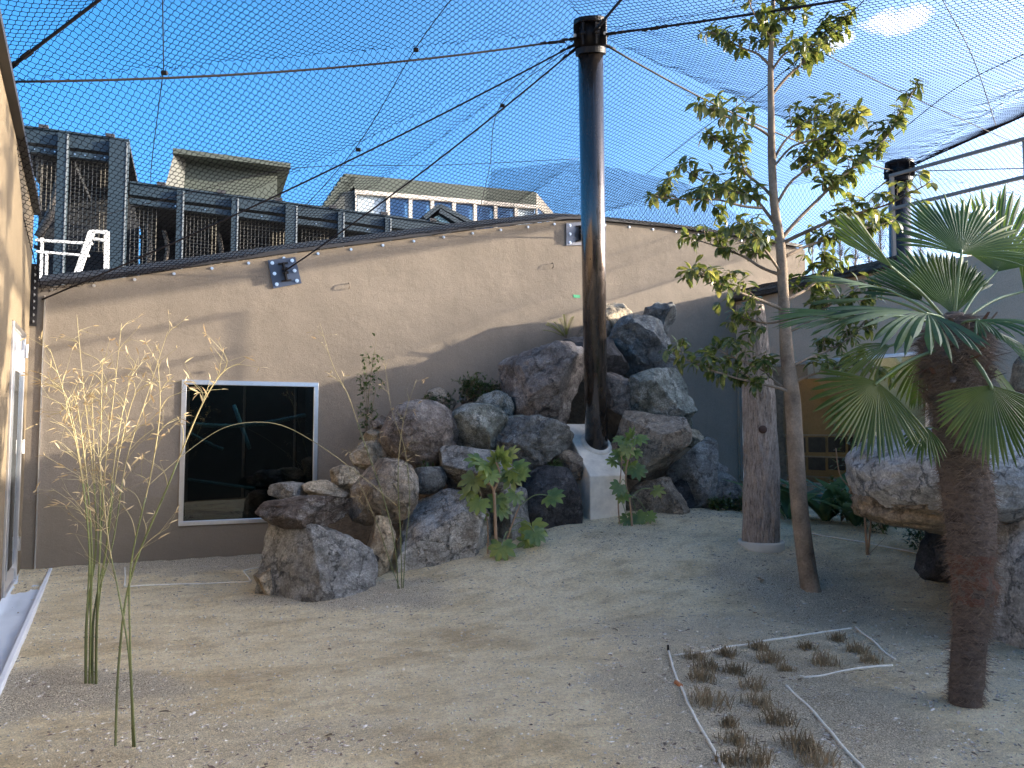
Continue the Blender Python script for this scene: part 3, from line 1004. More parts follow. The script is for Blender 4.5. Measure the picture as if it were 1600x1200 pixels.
netroot = thing('aviary_net', 'black wire mesh net stretched over the whole yard from poles to wall tops', 'net', top1)
NWIRE = .0030


def net_panel(tri, sag, cell=.082, rot=0.0, r=NWIRE, seed=1, crumple=.5):
    """woven diamond mesh filling a (possibly large) polygonal panel, hung with a little sag"""
    A, B, C = [np.array(p) for p in tri]
    n = np.cross(B - A, C - A); n /= np.linalg.norm(n)
    if n[2] < 0: n = -n
    u = np.array([1.0, 0, 0]); u -= n * u.dot(n); u /= np.linalg.norm(u); v = np.cross(n, u)
    ca, sa = math.cos(rot), math.sin(rot); u, v = u * ca + v * sa, -u * sa + v * ca
    P2 = np.array([[(p - A).dot(u), (p - A).dot(v)] for p in (A, B, C)])
    lo = P2.min(0) - cell; hi = P2.max(0) + cell
    T = np.array([P2[1] - P2[0], P2[2] - P2[0]]).T; Ti = np.linalg.inv(T)
    cw, ch = cell, cell * .82
    sub = 3
    xs_ = np.arange(lo[0], hi[0], cw / 2 / sub)
    rows = np.arange(lo[1], hi[1], ch / 2)
    X, R_ = np.meshgrid(xs_, rows)
    k = np.arange(len(rows))[:, None]
    ph = (X - lo[0]) / cw * 2 * np.pi
    s = np.cos(ph + np.pi * k)
    s = np.sign(s) * np.abs(s) ** .75
    Y = R_ + s * ch * .25
    rs = np.random.RandomState(seed)
    # hand-strung irregularity
    X2 = X + .012 * (fbm(X + 40, Y + 40, 1.7, 3, seed) - .5) * 2; Y2 = Y + .05 * (fbm(X + 20, Y + 60, 1.1, 3, seed + 3) - .5) * 2
    d = np.stack([X2 - P2[0, 0], Y2 - P2[0, 1]], -1) @ Ti.T
    b = d[..., 0]; c = d[..., 1]; a = 1 - b - c
    inside = (a > -.004) & (b > -.004) & (c > -.004)
    bub = np.clip(27 * a * b * c, 0, 1)
    edge = np.clip(np.minimum(np.minimum(a, b), c) * 8, 0, 1)
    z = -sag * np.clip(bub, 0, 1) ** .8 + (1 - edge) * crumple * .05 * (fbm(X + 9, Y + 9, 6, 2, seed + 5) - .5) * 2
    z = z + .03 * (fbm(X, Y, 1.3, 2, seed + 8) - .5)
    Wp = A + X2[..., None] * u + Y2[..., None] * v
    Wp[..., 2] += z
    seg = inside[:, :-1] & inside[:, 1:]
    tdir = np.zeros_like(Wp); tdir[:, 1:-1] = Wp[:, 2:] - Wp[:, :-2]; tdir[:, 0] = Wp[:, 1] - Wp[:, 0]; tdir[:, -1] = Wp[:, -1] - Wp[:, -2]
    tdir /= np.linalg.norm(tdir, axis=-1, keepdims=True) + 1e-9
    bin_ = np.cross(tdir, n); bin_ /= np.linalg.norm(bin_, axis=-1, keepdims=True) + 1e-9
    vs = np.stack([Wp + r * (math.cos(t) * n + math.sin(t) * bin_) for t in (1.57, 3.67, 5.76)], 2)
    R, Cc = X.shape
    ii = (np.arange(R)[:, None] * Cc + np.arange(Cc)[None]) * 3
    i0 = ii[:, :-1][seg]; i1 = ii[:, 1:][seg]
    fs = np.concatenate([np.stack([i0 + q, i0 + (q + 1) % 3, i1 + (q + 1) % 3, i1 + q], -1) for q in range(3)])
    vs = vs.reshape(-1, 3)
    used = np.unique(fs); remap = np.zeros(len(vs), dtype=np.int64); remap[used] = np.arange(len(used))
    me = np_mesh('net_panel', vs[used] - np.array(netroot.location), remap[fs], M['wire'], True)
    o = bpy.data.objects.new('net_panel', me); COL.objects.link(o); o.parent = netroot
    o['kind'] = 'stuff'
    return len(fs)


tot = 0
tot += net_panel((NL, N1, top1), 0.10, seed=1, rot=.10)
tot += net_panel((NL, NC, top1), 0.11, seed=2, rot=.05)
tot += net_panel((NC, wp1, top1), 0.08, seed=3, rot=.05)
tot += net_panel((wp1, wpk, top1), 0.07, seed=4, rot=-.02)
tot += net_panel((wpk, w1250, NP2), .2, seed=5)
tot += net_panel((wpk, NP2, top1), 0.09, seed=6)
tot += net_panel((top1, NP2, NR2), .12, seed=7, rot=-.1)
tot += net_panel((NP2, NR1, NR2), .1, seed=8, rot=-.2)
tot += net_panel((top1, N1, NR2), .1, seed=9, rot=.1)
tot += net_panel((NL, N1, NL + V((1.2, -3.2, .9))), .1, seed=10)
rwt = PR(2.2, rtop(2.2) + .1, -.2); rwt2 = PR(5.0, rtop(5) + .1, -.2)
tot += net_panel((NP2, w1250, rwt), .1, seed=11)
tot += net_panel((NP2, rwt, rwt2), .05, seed=12, rot=.6)
tot += net_panel((NP2, NR1, rwt2), .08, seed=13, rot=.6)
# net over the neighbouring enclosure behind the wall ridge
nb1 = at(768, 266, 13.5); nb2 = at(905, 252, 13.2); nb3 = at(1068, 285, 13.6)
ng1 = at(745, 362, 11.5); ng3 = at(1240, 388, 13.0)
tot += net_panel((nb1, nb2, ng1), .05, cell=.065, seed=21, rot=.5)
tot += net_panel((nb2, ng1, wpk + V((0, .4, 0))), .05, cell=.065, seed=22, rot=.5)
tot += net_panel((nb2, nb3, wpk + V((0, .4, 0))), .05, cell=.065, seed=23, rot=.5)
tot += net_panel((nb3, wpk + V((0, .4, 0)), ng3), .05, cell=.065, seed=24, rot=.5)
# net laced down the face of the left wall
lw1 = PL(.02, 3.2, .06); lw2 = PL(2.6, 4.35, .06)
tot += net_panel((NC, NL, PL(0.0, 4.0, -.1)), .03, seed=30, rot=.9)
print('net faces', tot)


def cable(pts, r, label, light=False, sag=0, turn=None, group='cables of the net'):
    a = V(pts[0]); b = V(pts[-1])
    if len(pts) == 2: pts = [a.lerp(b, i / 12) - V((0, 0, sag * 4 * (i / 12) * (1 - i / 12))) for i in range(13)]
    else: pts = smooth_path(pts, 6)
    o = MB().tube(pts, r, 8)
    if turn is None:
        return tag(o.build('cable', M['cable_light' if light else 'cable'], origin=a, smooth=True), label, 'cable', group)
    root = thing('cable', label, 'cable', a, group)
    o.build('wire_rope', M['cable_light' if light else 'cable'], root, smooth=True)
    d = (pts[1] - pts[0]).normalized()
    for t in turn:
        c = a.lerp(b, t / (b - a).length) - V((0, 0, sag * 4 * (t / (b - a).length)))
        dd = (b - a).normalized()
        sd_ = dd.cross(V((0, 0, 1))).normalized()
        m = MB()
        m.tube([c - dd * .09, c - dd * .06, c - dd * .05 + sd_ * .018, c + dd * .05 + sd_ * .018, c + dd * .06, c + dd * .09], .009, 6)
        m.tube([c - dd * .06, c - dd * .05 - sd_ * .018, c + dd * .05 - sd_ * .018, c + dd * .06], .009, 6)
        m.tube([c - dd * .14, c - dd * .08], .016, 8); m.tube([c + dd * .08, c + dd * .14], .016, 8)
        m.build('turnbuckle', M['blackmetal'], root)
    return root


cable((H1, NL), .011, 'brownish cable from the tall pole across to the upper left edge', True, .12, (.2, .45))
cable((H1, NC + V((0, 0, -.08))), .010, 'thin cable from the tall pole down to the left wall corner', False, .1, (.22,))
cable((H1, W1), .010, 'cable from the tall pole down to the blue grey anchor plate', False, .08, (.22,))
cable((H1, W2), .010, 'short steep cable dropping from the pole head behind the pole to the grey anchor plate', False, 0)
cable((H1, H2), .011, 'sagging cable between the tall pole and the shorter pole behind the palm', True, .22, (.25,))
cable((H1, NR2), .013, 'thick cable from the tall pole towards the upper right of the yard', False, .05, (.25, .75))
cable((H1, at(975, -6, 6.6)), .014, 'thick cable with turnbuckles rising from the tall pole out of the top of the view', False, 0, (.3, .6))
cable((NL, N1), .014, 'thick cable with turnbuckles crossing the top left corner', False, .0, (.25, .42))
cable((H2, NR1), .013, 'cable rising from the shorter pole towards the right edge above the handrail', False, 0, (.3,))
cable((H2, w1250), .010, 'cable running left from the shorter pole behind the tree branches', False, 0.02, (.3,))
cable((H2, at(1640, 262, 11.6)), .008, 'level thin cable running right from the shorter pole', False, 0)
# thin seam wires carried by the net
def on_seg(a, b, px):
    """point of the segment seen at column px"""
    for i in range(400):
        p = V(a).lerp(V(b), i / 399)
        if abs(800 + p.x / (p.y * math.cos(PITCH) + (p.z - EYE) * math.sin(PITCH)) * FPX - px) < 3: return p
    return p


A1 = on_seg(NL, H1, 257); A2 = on_seg(NL, H1, 650)
for pts, lab in (([at(254, -8, 5.6), A1], 'thin seam wire dropping from the top edge to the brownish cable, left'),
                 ([A1, on_seg(NC, H1, 236) + V((0, 0, .9)), at(236, 285, 9.6)], 'thin seam wire falling from the brownish cable towards the steel shelter'),
                 ([at(712, -10, 6.6), A2, on_seg(NC, H1, 560), at(470, 330, 10.0)], 'long thin seam wire slanting down leftward from the top edge left of the pole'),
                 ([at(885, 80, 8.1), on_seg(W1, H1, 785), at(765, 262, 10.2), at(743, 355, 10.8)], 'thin seam wire slanting from the pole head to the back wall ridge'),
                 ([at(130, 345, 9.8), at(300, 300, 10.2), at(470, 262, 10.6), at(690, 258, 11.2), at(905, 248, 11.8)], 'long thin wire curving across the middle of the net above the roofs'),
                 ([at(1010, 272, 11.8), at(1100, 200, 9), at(1190, 140, 7.6), at(1330, 20, 6.4), at(1350, -5, 6.2)], 'thin wire climbing from the wall ridge through the tree to the top right'),
                 ([at(1290, 85, 7.4), at(1395, 138, 8.2), at(1600, 230, 9.5)], 'thin wire falling from the tree top towards the right edge'),
                 ([at(1470, -5, 7.0), at(1520, 90, 7.8), at(1556, 196, 8.8)], 'thin wire falling from the top right edge to the rising cable'),
                 ([at(1380, 228, 9.2), at(1490, 140, 8.0), at(1605, 82, 7.0)], 'thin wire rising to the right edge below the clouds')):
    cable(pts, .0045, lab, group='seam wires of the net')
for (px, py, Y) in ((257, 114, A1.y), (650, 78, A2.y), (560, 234, on_seg(NC, H1, 560).y), (785, 165, on_seg(W1, H1, 785).y)):
    c = at(px, py, Y); m = MB(); m.tube([c - V((.025, 0, 0)), c + V((.025, 0, 0))], .022, 8)
    tag(m.build('cable_clamp', M['blackmetal'], origin=c), {257: 'small black clamp on the brownish cable, left one', 650: 'small black clamp on the brownish cable nearer the pole', 560: 'small black clamp on the cable to the left corner', 785: 'small black clamp on the cable to the anchor plate'}[px], 'clamp', 'clamps on the net cables')

# ------------------------------------------------------------------ steel shelter behind the back wall
M['steelblue'] = simple('blue_grey_steel', (.016, .03, .042), .5, var=.15, scale=2)
M['steeledge'] = simple('pale_edge', (.20, .22, .23), .5)
M['shade_in'] = simple('shelter_inner_shade', (.012, .014, .017), .7, var=.5, scale=4)  # near-black colour stands in for the shade inside the shelter
M['grid'] = simple('grid_wire', (.13, .12, .10), .5, metal=.3)
S0 = at(200, 285, 13.0); S0.z = 0
SP = lambda px, py, out=0: isect(px, py, S0 + BN * out, BN)


def shelter(label, quad_top, quad_bot, posts, grids, depth, beam=.22):
    """quad_top: left and right ends of the top edge (pixels give the bearing, the plane gives the place)"""
    L = SP(*quad_top[0]); R = SP(*quad_top[1]); zb = SP(*quad_bot).z
    root = thing('steel_shelter', label, 'shelter', V((L.x, L.y, 0)))
    m = MB(); m.prism([L, R, R - V((0, 0, beam)), L - V((0, 0, beam))], -BN * .12); m.build('top_beam', M['steelblue'], root)
    m = MB(); m.prism([L + BN * .03 + V((0, 0, .03)), R + BN * .03 + V((0, 0, .03)), R + BN * .03, L + BN * .03], -BN * .18); m.build('flange', M['steelblue'], root)
    m = MB(); m.prism([L - V((0, 0, beam + .06)), R - V((0, 0, beam + .06)), R - V((0, 0, beam + .16)), L - V((0, 0, beam + .16))], -BN * .1)
    m.build('lower_beam', M['steelblue'], root)
    zz = lambda p: L.z + (R.z - L.z) * (p - L).length / (R - L).length
    for px, w in posts:
        c = SP(px, quad_top[0][1]); c.z = 0; t = zz(V((c.x, c.y, L.z)))
        m = MB(); m.box(V((c.x, c.y, (t - .03 + zb) / 2)) + BN * .02, BD * w / 2, BN * .06, V((0, 0, (t - .03 - zb) / 2))); m.build('post', M['steelblue'], root)
        m = MB(); m.box(V((c.x, c.y, (t - .05 + zb) / 2)) + BN * .085 + BD * w * .42, BD * .012, BN * .004, V((0, 0, (t - .05 - zb) / 2))); m.build('edge_strip', M['steeledge'], root)
    # roof deck, back and inner framing, coloured near-black for the inner shade
    m = MB(); m.add([L - BN * .12, R - BN * .12, R - BN * depth + V((0, 0, -.15)), L - BN * depth + V((0, 0, -.15)),
                     L - BN * .12 - V((0, 0, .08)), R - BN * .12 - V((0, 0, .08)), R - BN * depth + V((0, 0, -.23)), L - BN * depth + V((0, 0, -.23))],
                    [(0, 1, 2, 3), (7, 6, 5, 4), (0, 3, 7, 4), (1, 5, 6, 2)]); m.build('roof_deck', M['shade_in'], root)
    b0 = L - BN * depth; b1 = R - BN * depth
    m = MB(); m.add([V((b0.x, b0.y, zb - .5)), V((b1.x, b1.y, zb - .5)), b1 - V((0, 0, .2)), b0 - V((0, 0, .2))], [(0, 1, 2, 3)]); m.build('back_panel', M['shade_in'], root)
    n = int((R - L).length / .55)
    for i in range(n):
        p = L.lerp(R, (i + .5) / n) - BN * (depth - .15); p2 = p + BN * (depth - .5)
        m = MB(); m.bar(p - V((0, 0, .45)), p2 - V((0, 0, .4)), .05, .09); m.build('purlin', M['shade_in'], root)
    for j in range(3):
        z = zb + (L.z - zb) * (.2 + .27 * j)
        m = MB(); m.bar(V((b0.x, b0.y, z)) + BN * .3, V((b1.x, b1.y, z)) + BN * .3, .06, .06); m.build('girt', M['shade_in'], root)
    # clips on the roof edge
    x = .5
    while x < (R - L).length - .2:
        p = L + (R - L).normalized() * x + V((0, 0, .05)); m = MB(); m.box(p, BD * .07, BN * .05, V((0, 0, .03))); m.build('clip', M['dark_edge'], root); x += 1.0
    for (x0, y0, x1, y1) in grids:
        a = SP(x0, y0, -.18); b = SP(x1, y1, -.18); m = MB()
        a2 = V((a.x, a.y, 0)); b2 = V((b.x, b.y, 0)); w = (b2 - a2).length; k = max(2, int(w / .062))
        for i in range(k + 1):
            p = a2.lerp(b2, i / k); m.tube([V((p.x, p.y, min(a.z, b.z))), V((p.x, p.y, max(a.z, b.z)))], .006, 4, False)
        h = abs(a.z - b.z); k = max(2, int(h / .062))
        for i in range(k + 1):
            z = min(a.z, b.z) + h * i / k; m.tube([V((a2.x, a2.y, z)), V((b2.x, b2.y, z))], .006, 4, False)
        tag(m.build('mesh_screen', M['grid'], root), kind='stuff')
    for i in range(12):
        p = L.lerp(R, (i + .5) / 12) - V((0, 0, beam + .11)) + BN * .005
        put(BOLT, 'bolt', root, p, qB, scale=.45)
    return root


shelter('taller blue grey steel shelter bay at the left with thick posts', ((14, 196), (202, 221)), (100, 470), [(28, .16), (101, .16), (188, .30)],
        [(30, 240, 62, 330), (60, 250, 92, 330), (112, 250, 180, 395)], 2.6, .24)
shelter('long low blue grey steel shelter with mesh screens behind the back wall', ((203, 286), (705, 352)), (420, 440), [(283, .12), (368, .12), (456, .22), (533, .12), (606, .12)],
        [(205, 322, 242, 425), (292, 332, 336, 420), (376, 340, 448, 412), (472, 352, 512, 400), (545, 368, 590, 392)], 2.6, .2)
# end bracket and dark gable of the next shelter
gr = thing('gable_frame', 'small dark green gabled frame with glazed strip beyond the low shelter', 'roof', SP(690, 350, -.5))
for (p, q_) in (((660, 343), (684, 324)), ((684, 324), (745, 356)), ((684, 332), (735, 362))):
    m = MB(); m.bar(SP(*p, -.5), SP(*q_, -.5), .3, .09, up=V((0, 0, 1))); m.build('rafter', M['steelblue'], gr)
m = MB(); m.prism([SP(678, 340, -.45), SP(686, 336, -.45), SP(712, 355, -.45), SP(706, 358, -.45)], -BN * .03); m.build('glazed_strip', simple('pale_glazing', (.35, .5, .48), .2), gr)
m = MB(); m.prism([SP(660, 346, -.6), SP(684, 328, -.6), SP(740, 358, -.6), SP(740, 372, -.6), SP(660, 372, -.6)], -BN * .1); m.build('infill', M['shade_in'], gr)
# slanting logs inside
M['logwood'] = simple('grey_log', (.16, .14, .12), .9, bs=.6, bscale=30)
for (x0, y0, x1, y1, r, lab) in ((60, 370, 92, 285, .07, 'slanting grey log inside the taller shelter bay'), (229, 425, 230, 350, .05, 'upright log behind the first mesh screen'),
                                 (343, 415, 341, 365, .045, 'upright forked log between two posts of the low shelter'), (258, 412, 256, 360, .04, 'thin upright log left of the second screen')):
    m = MB(); a, b = SP(x0, y0, -.8), SP(x1, y1, -.8); m.tube(smooth_path([a, a.lerp(b, .5) + BD * .05, b], 4), r, 8)
    tag(m.build('log', M['logwood'], origin=a, smooth=True), lab, 'log', 'logs in the steel shelter')
# white frame and ladder rails
M['whitep'] = simple('white_paint', (.78, .78, .76), .45)
SQ = lambda px, py: isect(px, py, S0 + BN * 1.6, BN)
wf = thing('white_frame', 'white metal frame with a slanting leg behind the wall at far left', 'frame', SQ(110, 440))
for a, b, w in (((66, 372), (64, 443), .035), ((56, 375), (145, 381), .035), ((56, 393), (140, 400), .03), ((73, 396), (72, 440), .03), ((144, 361), (118, 436), .09), ((144, 362), (168, 363), .05),
                ((167, 362), (166, 430), .07), ((145, 373), (164, 376), .04)):
    m = MB(); m.bar(SQ(*a), SQ(*b), w, .05, up=BN); m.build('bar', M['whitep'], wf)

# flat-roofed hut and the long clerestory roof further back
M['hutwall'] = simple('grey_green_cladding', (.065, .078, .066), .8, var=.08, stretch=(1, 1, 6), scale=3)
M['roofgreen'] = simple('olive_roof', (.062, .074, .06), .7, var=.08)
M['roofdark'] = simple('dark_soffit', (.06, .065, .06), .7)
H0 = at(290, 250, 18); HN = BN
HP = lambda px, py, out=0: isect(px, py, H0 + HN * out, HN)
hut = thing('roof_hut', 'grey green hut with overhanging flat roof rising behind the low shelter', 'hut', HP(360, 320))
m = MB(); m.prism([HP(288, 246), HP(433, 262), HP(433, 330), HP(284, 330)], -HN * 2.2); m.build('wall', M['hutwall'], hut)
m = MB(); m.prism([HP(270, 231, .5), HP(454, 255, .5), HP(454, 262, .5), HP(270, 239, .5)], -HN * 3.3); m.build('roof', M['roofgreen'], hut)
m = MB(); m.prism([HP(272, 240, .45), HP(291, 243, .1), HP(284, 330, .1), HP(258, 290, .45)], -HN * .1); m.build('side_wall', M['roofdark'], hut)
K0 = at(690, 300, 24)
KP = lambda px, py, out=0: isect(px, py, K0 + HN * out, HN)
ch = thing('clerestory_building', 'long building with olive roof band and a row of tall windows above the ridge', 'building', KP(690, 380))
m = MB(); m.prism([KP(537, 271), KP(838, 300), KP(838, 322), KP(556, 296)], -HN * 3); m.build('roof_band', M['roofgreen'], ch)
m = MB(); m.prism([KP(838, 301), KP(872, 341), KP(866, 345), KP(838, 322)], -HN * 3); m.build('gable_edge', simple('cream_gable', (.55, .5, .42), .7), ch)
M['mullion'] = simple('cream_frame', (.55, .50, .44), .6)
M['skyglass'] = glass_mat('window_glass', (.55, .7, .8), .02)
m = MB(); m.prism([KP(556, 297, -.05), KP(838, 322, -.05), KP(860, 345, -.05), KP(860, 420, -.05), KP(540, 420, -.05), KP(540, 320, -.05)], -HN * .1)
m.build('reflection_backing', simple('sky_reflection_blue', (.30, .46, .70), .5), ch)  # blue backing colour imitates sky reflected in the panes
m = MB(); m.bar(KP(554, 300, .08), KP(838, 324, .08), .12, .12); m.build('eaves_rail', M['mullion'], ch)
xs1 = [556, 606, 641, 675, 709, 742, 774, 806, 838]
for x in xs1:
    yt = 298 + (x - 556) * .089; m = MB(); m.bar(KP(x, yt, .06), KP(x, 420, .06), .11 if x not in (556, 838) else .05, .1, up=HN); m.build('mullion', M['mullion'], ch)
for x0, x1 in zip(xs1, xs1[1:]):
    yt = 300 + (x0 - 556) * .089; m = MB(); m.prism([KP(x0 + 3, yt), KP(x1 - 3, yt + 3), KP(x1 - 3, 420), KP(x0 + 3, 420)], -HN * .02)
    m.build('window_pane', M['skyglass'] if 600 < x0 < 800 else simple('frosted_pane', (.40, .46, .5), .3), ch)
for k in range(7):
    m = MB(); x = 532 - k * 5.0; y = 276 + k * 7.5; m.prism([KP(x, y), KP(x + 24, y), KP(x + 18, y + 20), KP(x, y + 9)], -HN * (3 - .2 * k)); m.build('stepped_verge', M['roofgreen'], ch)
m = MB(); m.prism([KP(538, 300, .02), KP(556, 297, .02), KP(553, 345, .02), KP(515, 345, .02), KP(520, 322, .02)], -HN * 2); m.build('side_panel', M['roofdark'], ch)
for a, b in (((852, 335), (852, 352)), ((860, 341), (860, 352))):
    m = MB(); m.bar(KP(*a, .1), KP(*b, .1), .06, .06, up=HN); m.build('gable_post', M['mullion'], ch)

# bare poplars beyond the right wall
M['bark_far'] = simple('grey_twigs', (.26, .21, .17), .9)
for i, (px, h0, Yd) in enumerate(((1288, 365, 42), (1312, 352, 45), (1334, 345, 40), (1356, 342, 44), (1374, 340, 41), (1437, 350, 46), (1268, 372, 48))):
    b = at(px, 440, Yd); t = at(px + RND.uniform(-3, 3), h0, Yd); b0 = V((b.x, b.y, -.3))
    root = thing('bare_tree', ['slim leafless tree beyond the wall, leftmost but one of the row', 'leafless tree beyond the wall with the broad brush of twigs, third in the row', 'leafless tree beyond the wall in the middle of the row', 'tall leafless tree beyond the wall just left of the dark shorter pole', 'tallest leafless tree beyond the wall beside the dark shorter pole', 'leafless tree beyond the wall right of the dark shorter pole', 'lowest leafless tree beyond the wall at the left end of the row'][i], 'tree', b0, 'bare trees beyond the side wall')
    m = MB(); m.tube([b0, b0.lerp(t, .6), t], [.16, .08, .01], 6); m.build('trunk', M['bark_far'], root)
    m = MB(); H = (t - b0).length
    for k in range(170):
        f = RND.uniform(.25, .98); p = b0.lerp(t, f); an = RND.uniform(0, 6.28); l = RND.uniform(.5, 1.8) * (1.15 - f)
        q = p + V((math.cos(an) * l * .5, math.sin(an) * l * .5, l * 1.0)); m.tube([p, q], [.018, .006], 3, False)
        for _ in range(3):
            g = RND.uniform(.2, .9); w = p.lerp(q, g); m.tube([w, w + V((RND.uniform(-.3, .3), RND.uniform(-.3, .3), RND.uniform(.2, .6)))], [.008, .004], 3, False)
    m.build('twigs', M['bark_far'], root)
# ------------------------------------------------------------------ rock pile
def stone(x0, y0, x1, y1, Y, th, mat, label, seed, cuts=7, rough=.16, flat=1.0, extra=0.0, rotz=0, sub=5, group='boulders of the rock pile', name='boulder', box=.8, sink=0):
    """boulder whose visible extents are those measured at its distance Y"""
    rs = random.Random(seed)
    g_ = 3 if group == 'boulders of the rock pile' else 0
    a = at(x0 - g_, y1, Y); b = at(x1 + g_, y0 - g_ * .6, Y)
    cx, cz = (a.x + b.x) / 2, (a.z + b.z) / 2
    w, h = (b.x - a.x) / 2, (b.z - a.z) / 2
    if gh(cx, Y) > a.z - .25 and extra < .5: extra = max(extra, .42 * (b.z - a.z))
    zlo = a.z - extra
    bm = __import__('bmesh').new()
    __import__('bmesh').ops.create_icosphere(bm, subdivisions=sub, radius=1)
    if cuts > 0: cuts = cuts + 3; rough *= .85
    pl = []
    for i in range(cuts):
        n = V((rs.gauss(0, 1), rs.gauss(0, 1) - .3, rs.gauss(0, .8))).normalized()
        pl.append((n, rs.uniform(.52, .80)))
    off = V((rs.uniform(-50, 50), rs.uniform(-50, 50), rs.uniform(-50, 50)))
    rz = Matrix.Rotation(rotz, 3, 'Z')
    for v in bm.verts:
        p = v.co.copy()
        # squarish body
        q = V([math.copysign(abs(c) ** box, c) for c in p])
        q *= 1 / max(.001, (abs(q.x) ** 3 + abs(q.y) ** 3 + abs(q.z) ** 3) ** (1 / 3)) if box < 1 else 1
        if box < .5:
            q = p / max(.001, (abs(p.x) ** 5 + abs(p.y) ** 5 + abs(p.z) ** 5) ** (1 / 5)) * .95
            p = p.lerp(q, .8)
        else:
            p = p.lerp(q, .5)
        for n, d in pl:
            k = p.dot(n) - d
            if k > 0: p -= n * k * 1.0
        s = noise.fractal(p * 1.3 + off, .9, 2.1, 3) * rough
        s += noise.fractal(p * 4.2 + off, .8, 2.2, 4) * rough * .22
        rg = 1 - abs(noise.noise(p * 2.6 + off * 1.7)) * 2
        s -= max(0, rg - .72) * rough * .9
        s += noise.noise(p * 22 + off) * .006
        p += p.normalized() * s
        v.co = rz @ p
    xs = [v.co.x for v in bm.verts]; zs = [v.co.z for v in bm.verts]; ys = [v.co.y for v in bm.verts]
    mx, Mx, mz, Mz, my, My = min(xs), max(xs), min(zs), max(zs), min(ys), max(ys)
    org = V((cx, Y, zlo))
    for v in bm.verts:
        X = (v.co.x - mx) / (Mx - mx) * 2 - 1; Z = (v.co.z - mz) / (Mz - mz); Yy = (v.co.y - my) / (My - my) * 2 - 1
        v.co = V((X * w, Yy * th / 2, Z * (b.z - zlo)))
    me = bpy.data.meshes.new(name); bm.to_mesh(me); bm.free()
    me.materials.append(mat); me.shade_smooth()
    o = bpy.data.objects.new(name, me); COL.objects.link(o); o.location = org
    return tag(o, label, 'boulder', group)


RK = {
    'grey': rock_mat('grey_stone', (.27, .265, .25), (.15, .135, .11), (.58, .57, .53), .38),
    'bluegrey': rock_mat('blue_grey_stone', (.185, .19, .182), (.09, .09, .086), (.50, .52, .51), .30),
    'brown': rock_mat('brown_stone', (.27, .225, .175), (.14, .105, .08), (.52, .48, .42), .26),
    'tan': rock_mat('tan_stone', (.50, .41, .29), (.30, .22, .145), (.70, .64, .54), .26),
    'purple': rock_mat('purple_grey_stone', (.255, .22, .195), (.15, .12, .10), (.50, .47, .43), .34),
    'dark': rock_mat('dark_stone', (.075, .072, .074), (.035, .033, .034), (.30, .29, .28), .2),
    'green': rock_mat('green_grey_stone', (.20, .215, .185), (.10, .105, .085), (.64, .65, .61), .50),
    'white': rock_mat('pale_bloomed_stone', (.33, .315, .285), (.20, .175, .14), (.84, .83, .79), .74),
    'slab': rock_mat('dark_slab_stone', (.12, .095, .08), (.055, .044, .036), (.52, .50, .46), .40, .8),
    'rust': rock_mat('rusty_stone', (.30, .25, .195), (.19, .165, .14), (.56, .52, .46), .34),
    'grot': rock_mat('cast_rock', (.44, .43, .41), (.32, .31, .29), (.46, .45, .43), .22, .4),
    'grot_brown': rock_mat('cast_rock_brown', (.33, .25, .165), (.115, .085, .055), (.40, .34, .25), .15, .5),
}
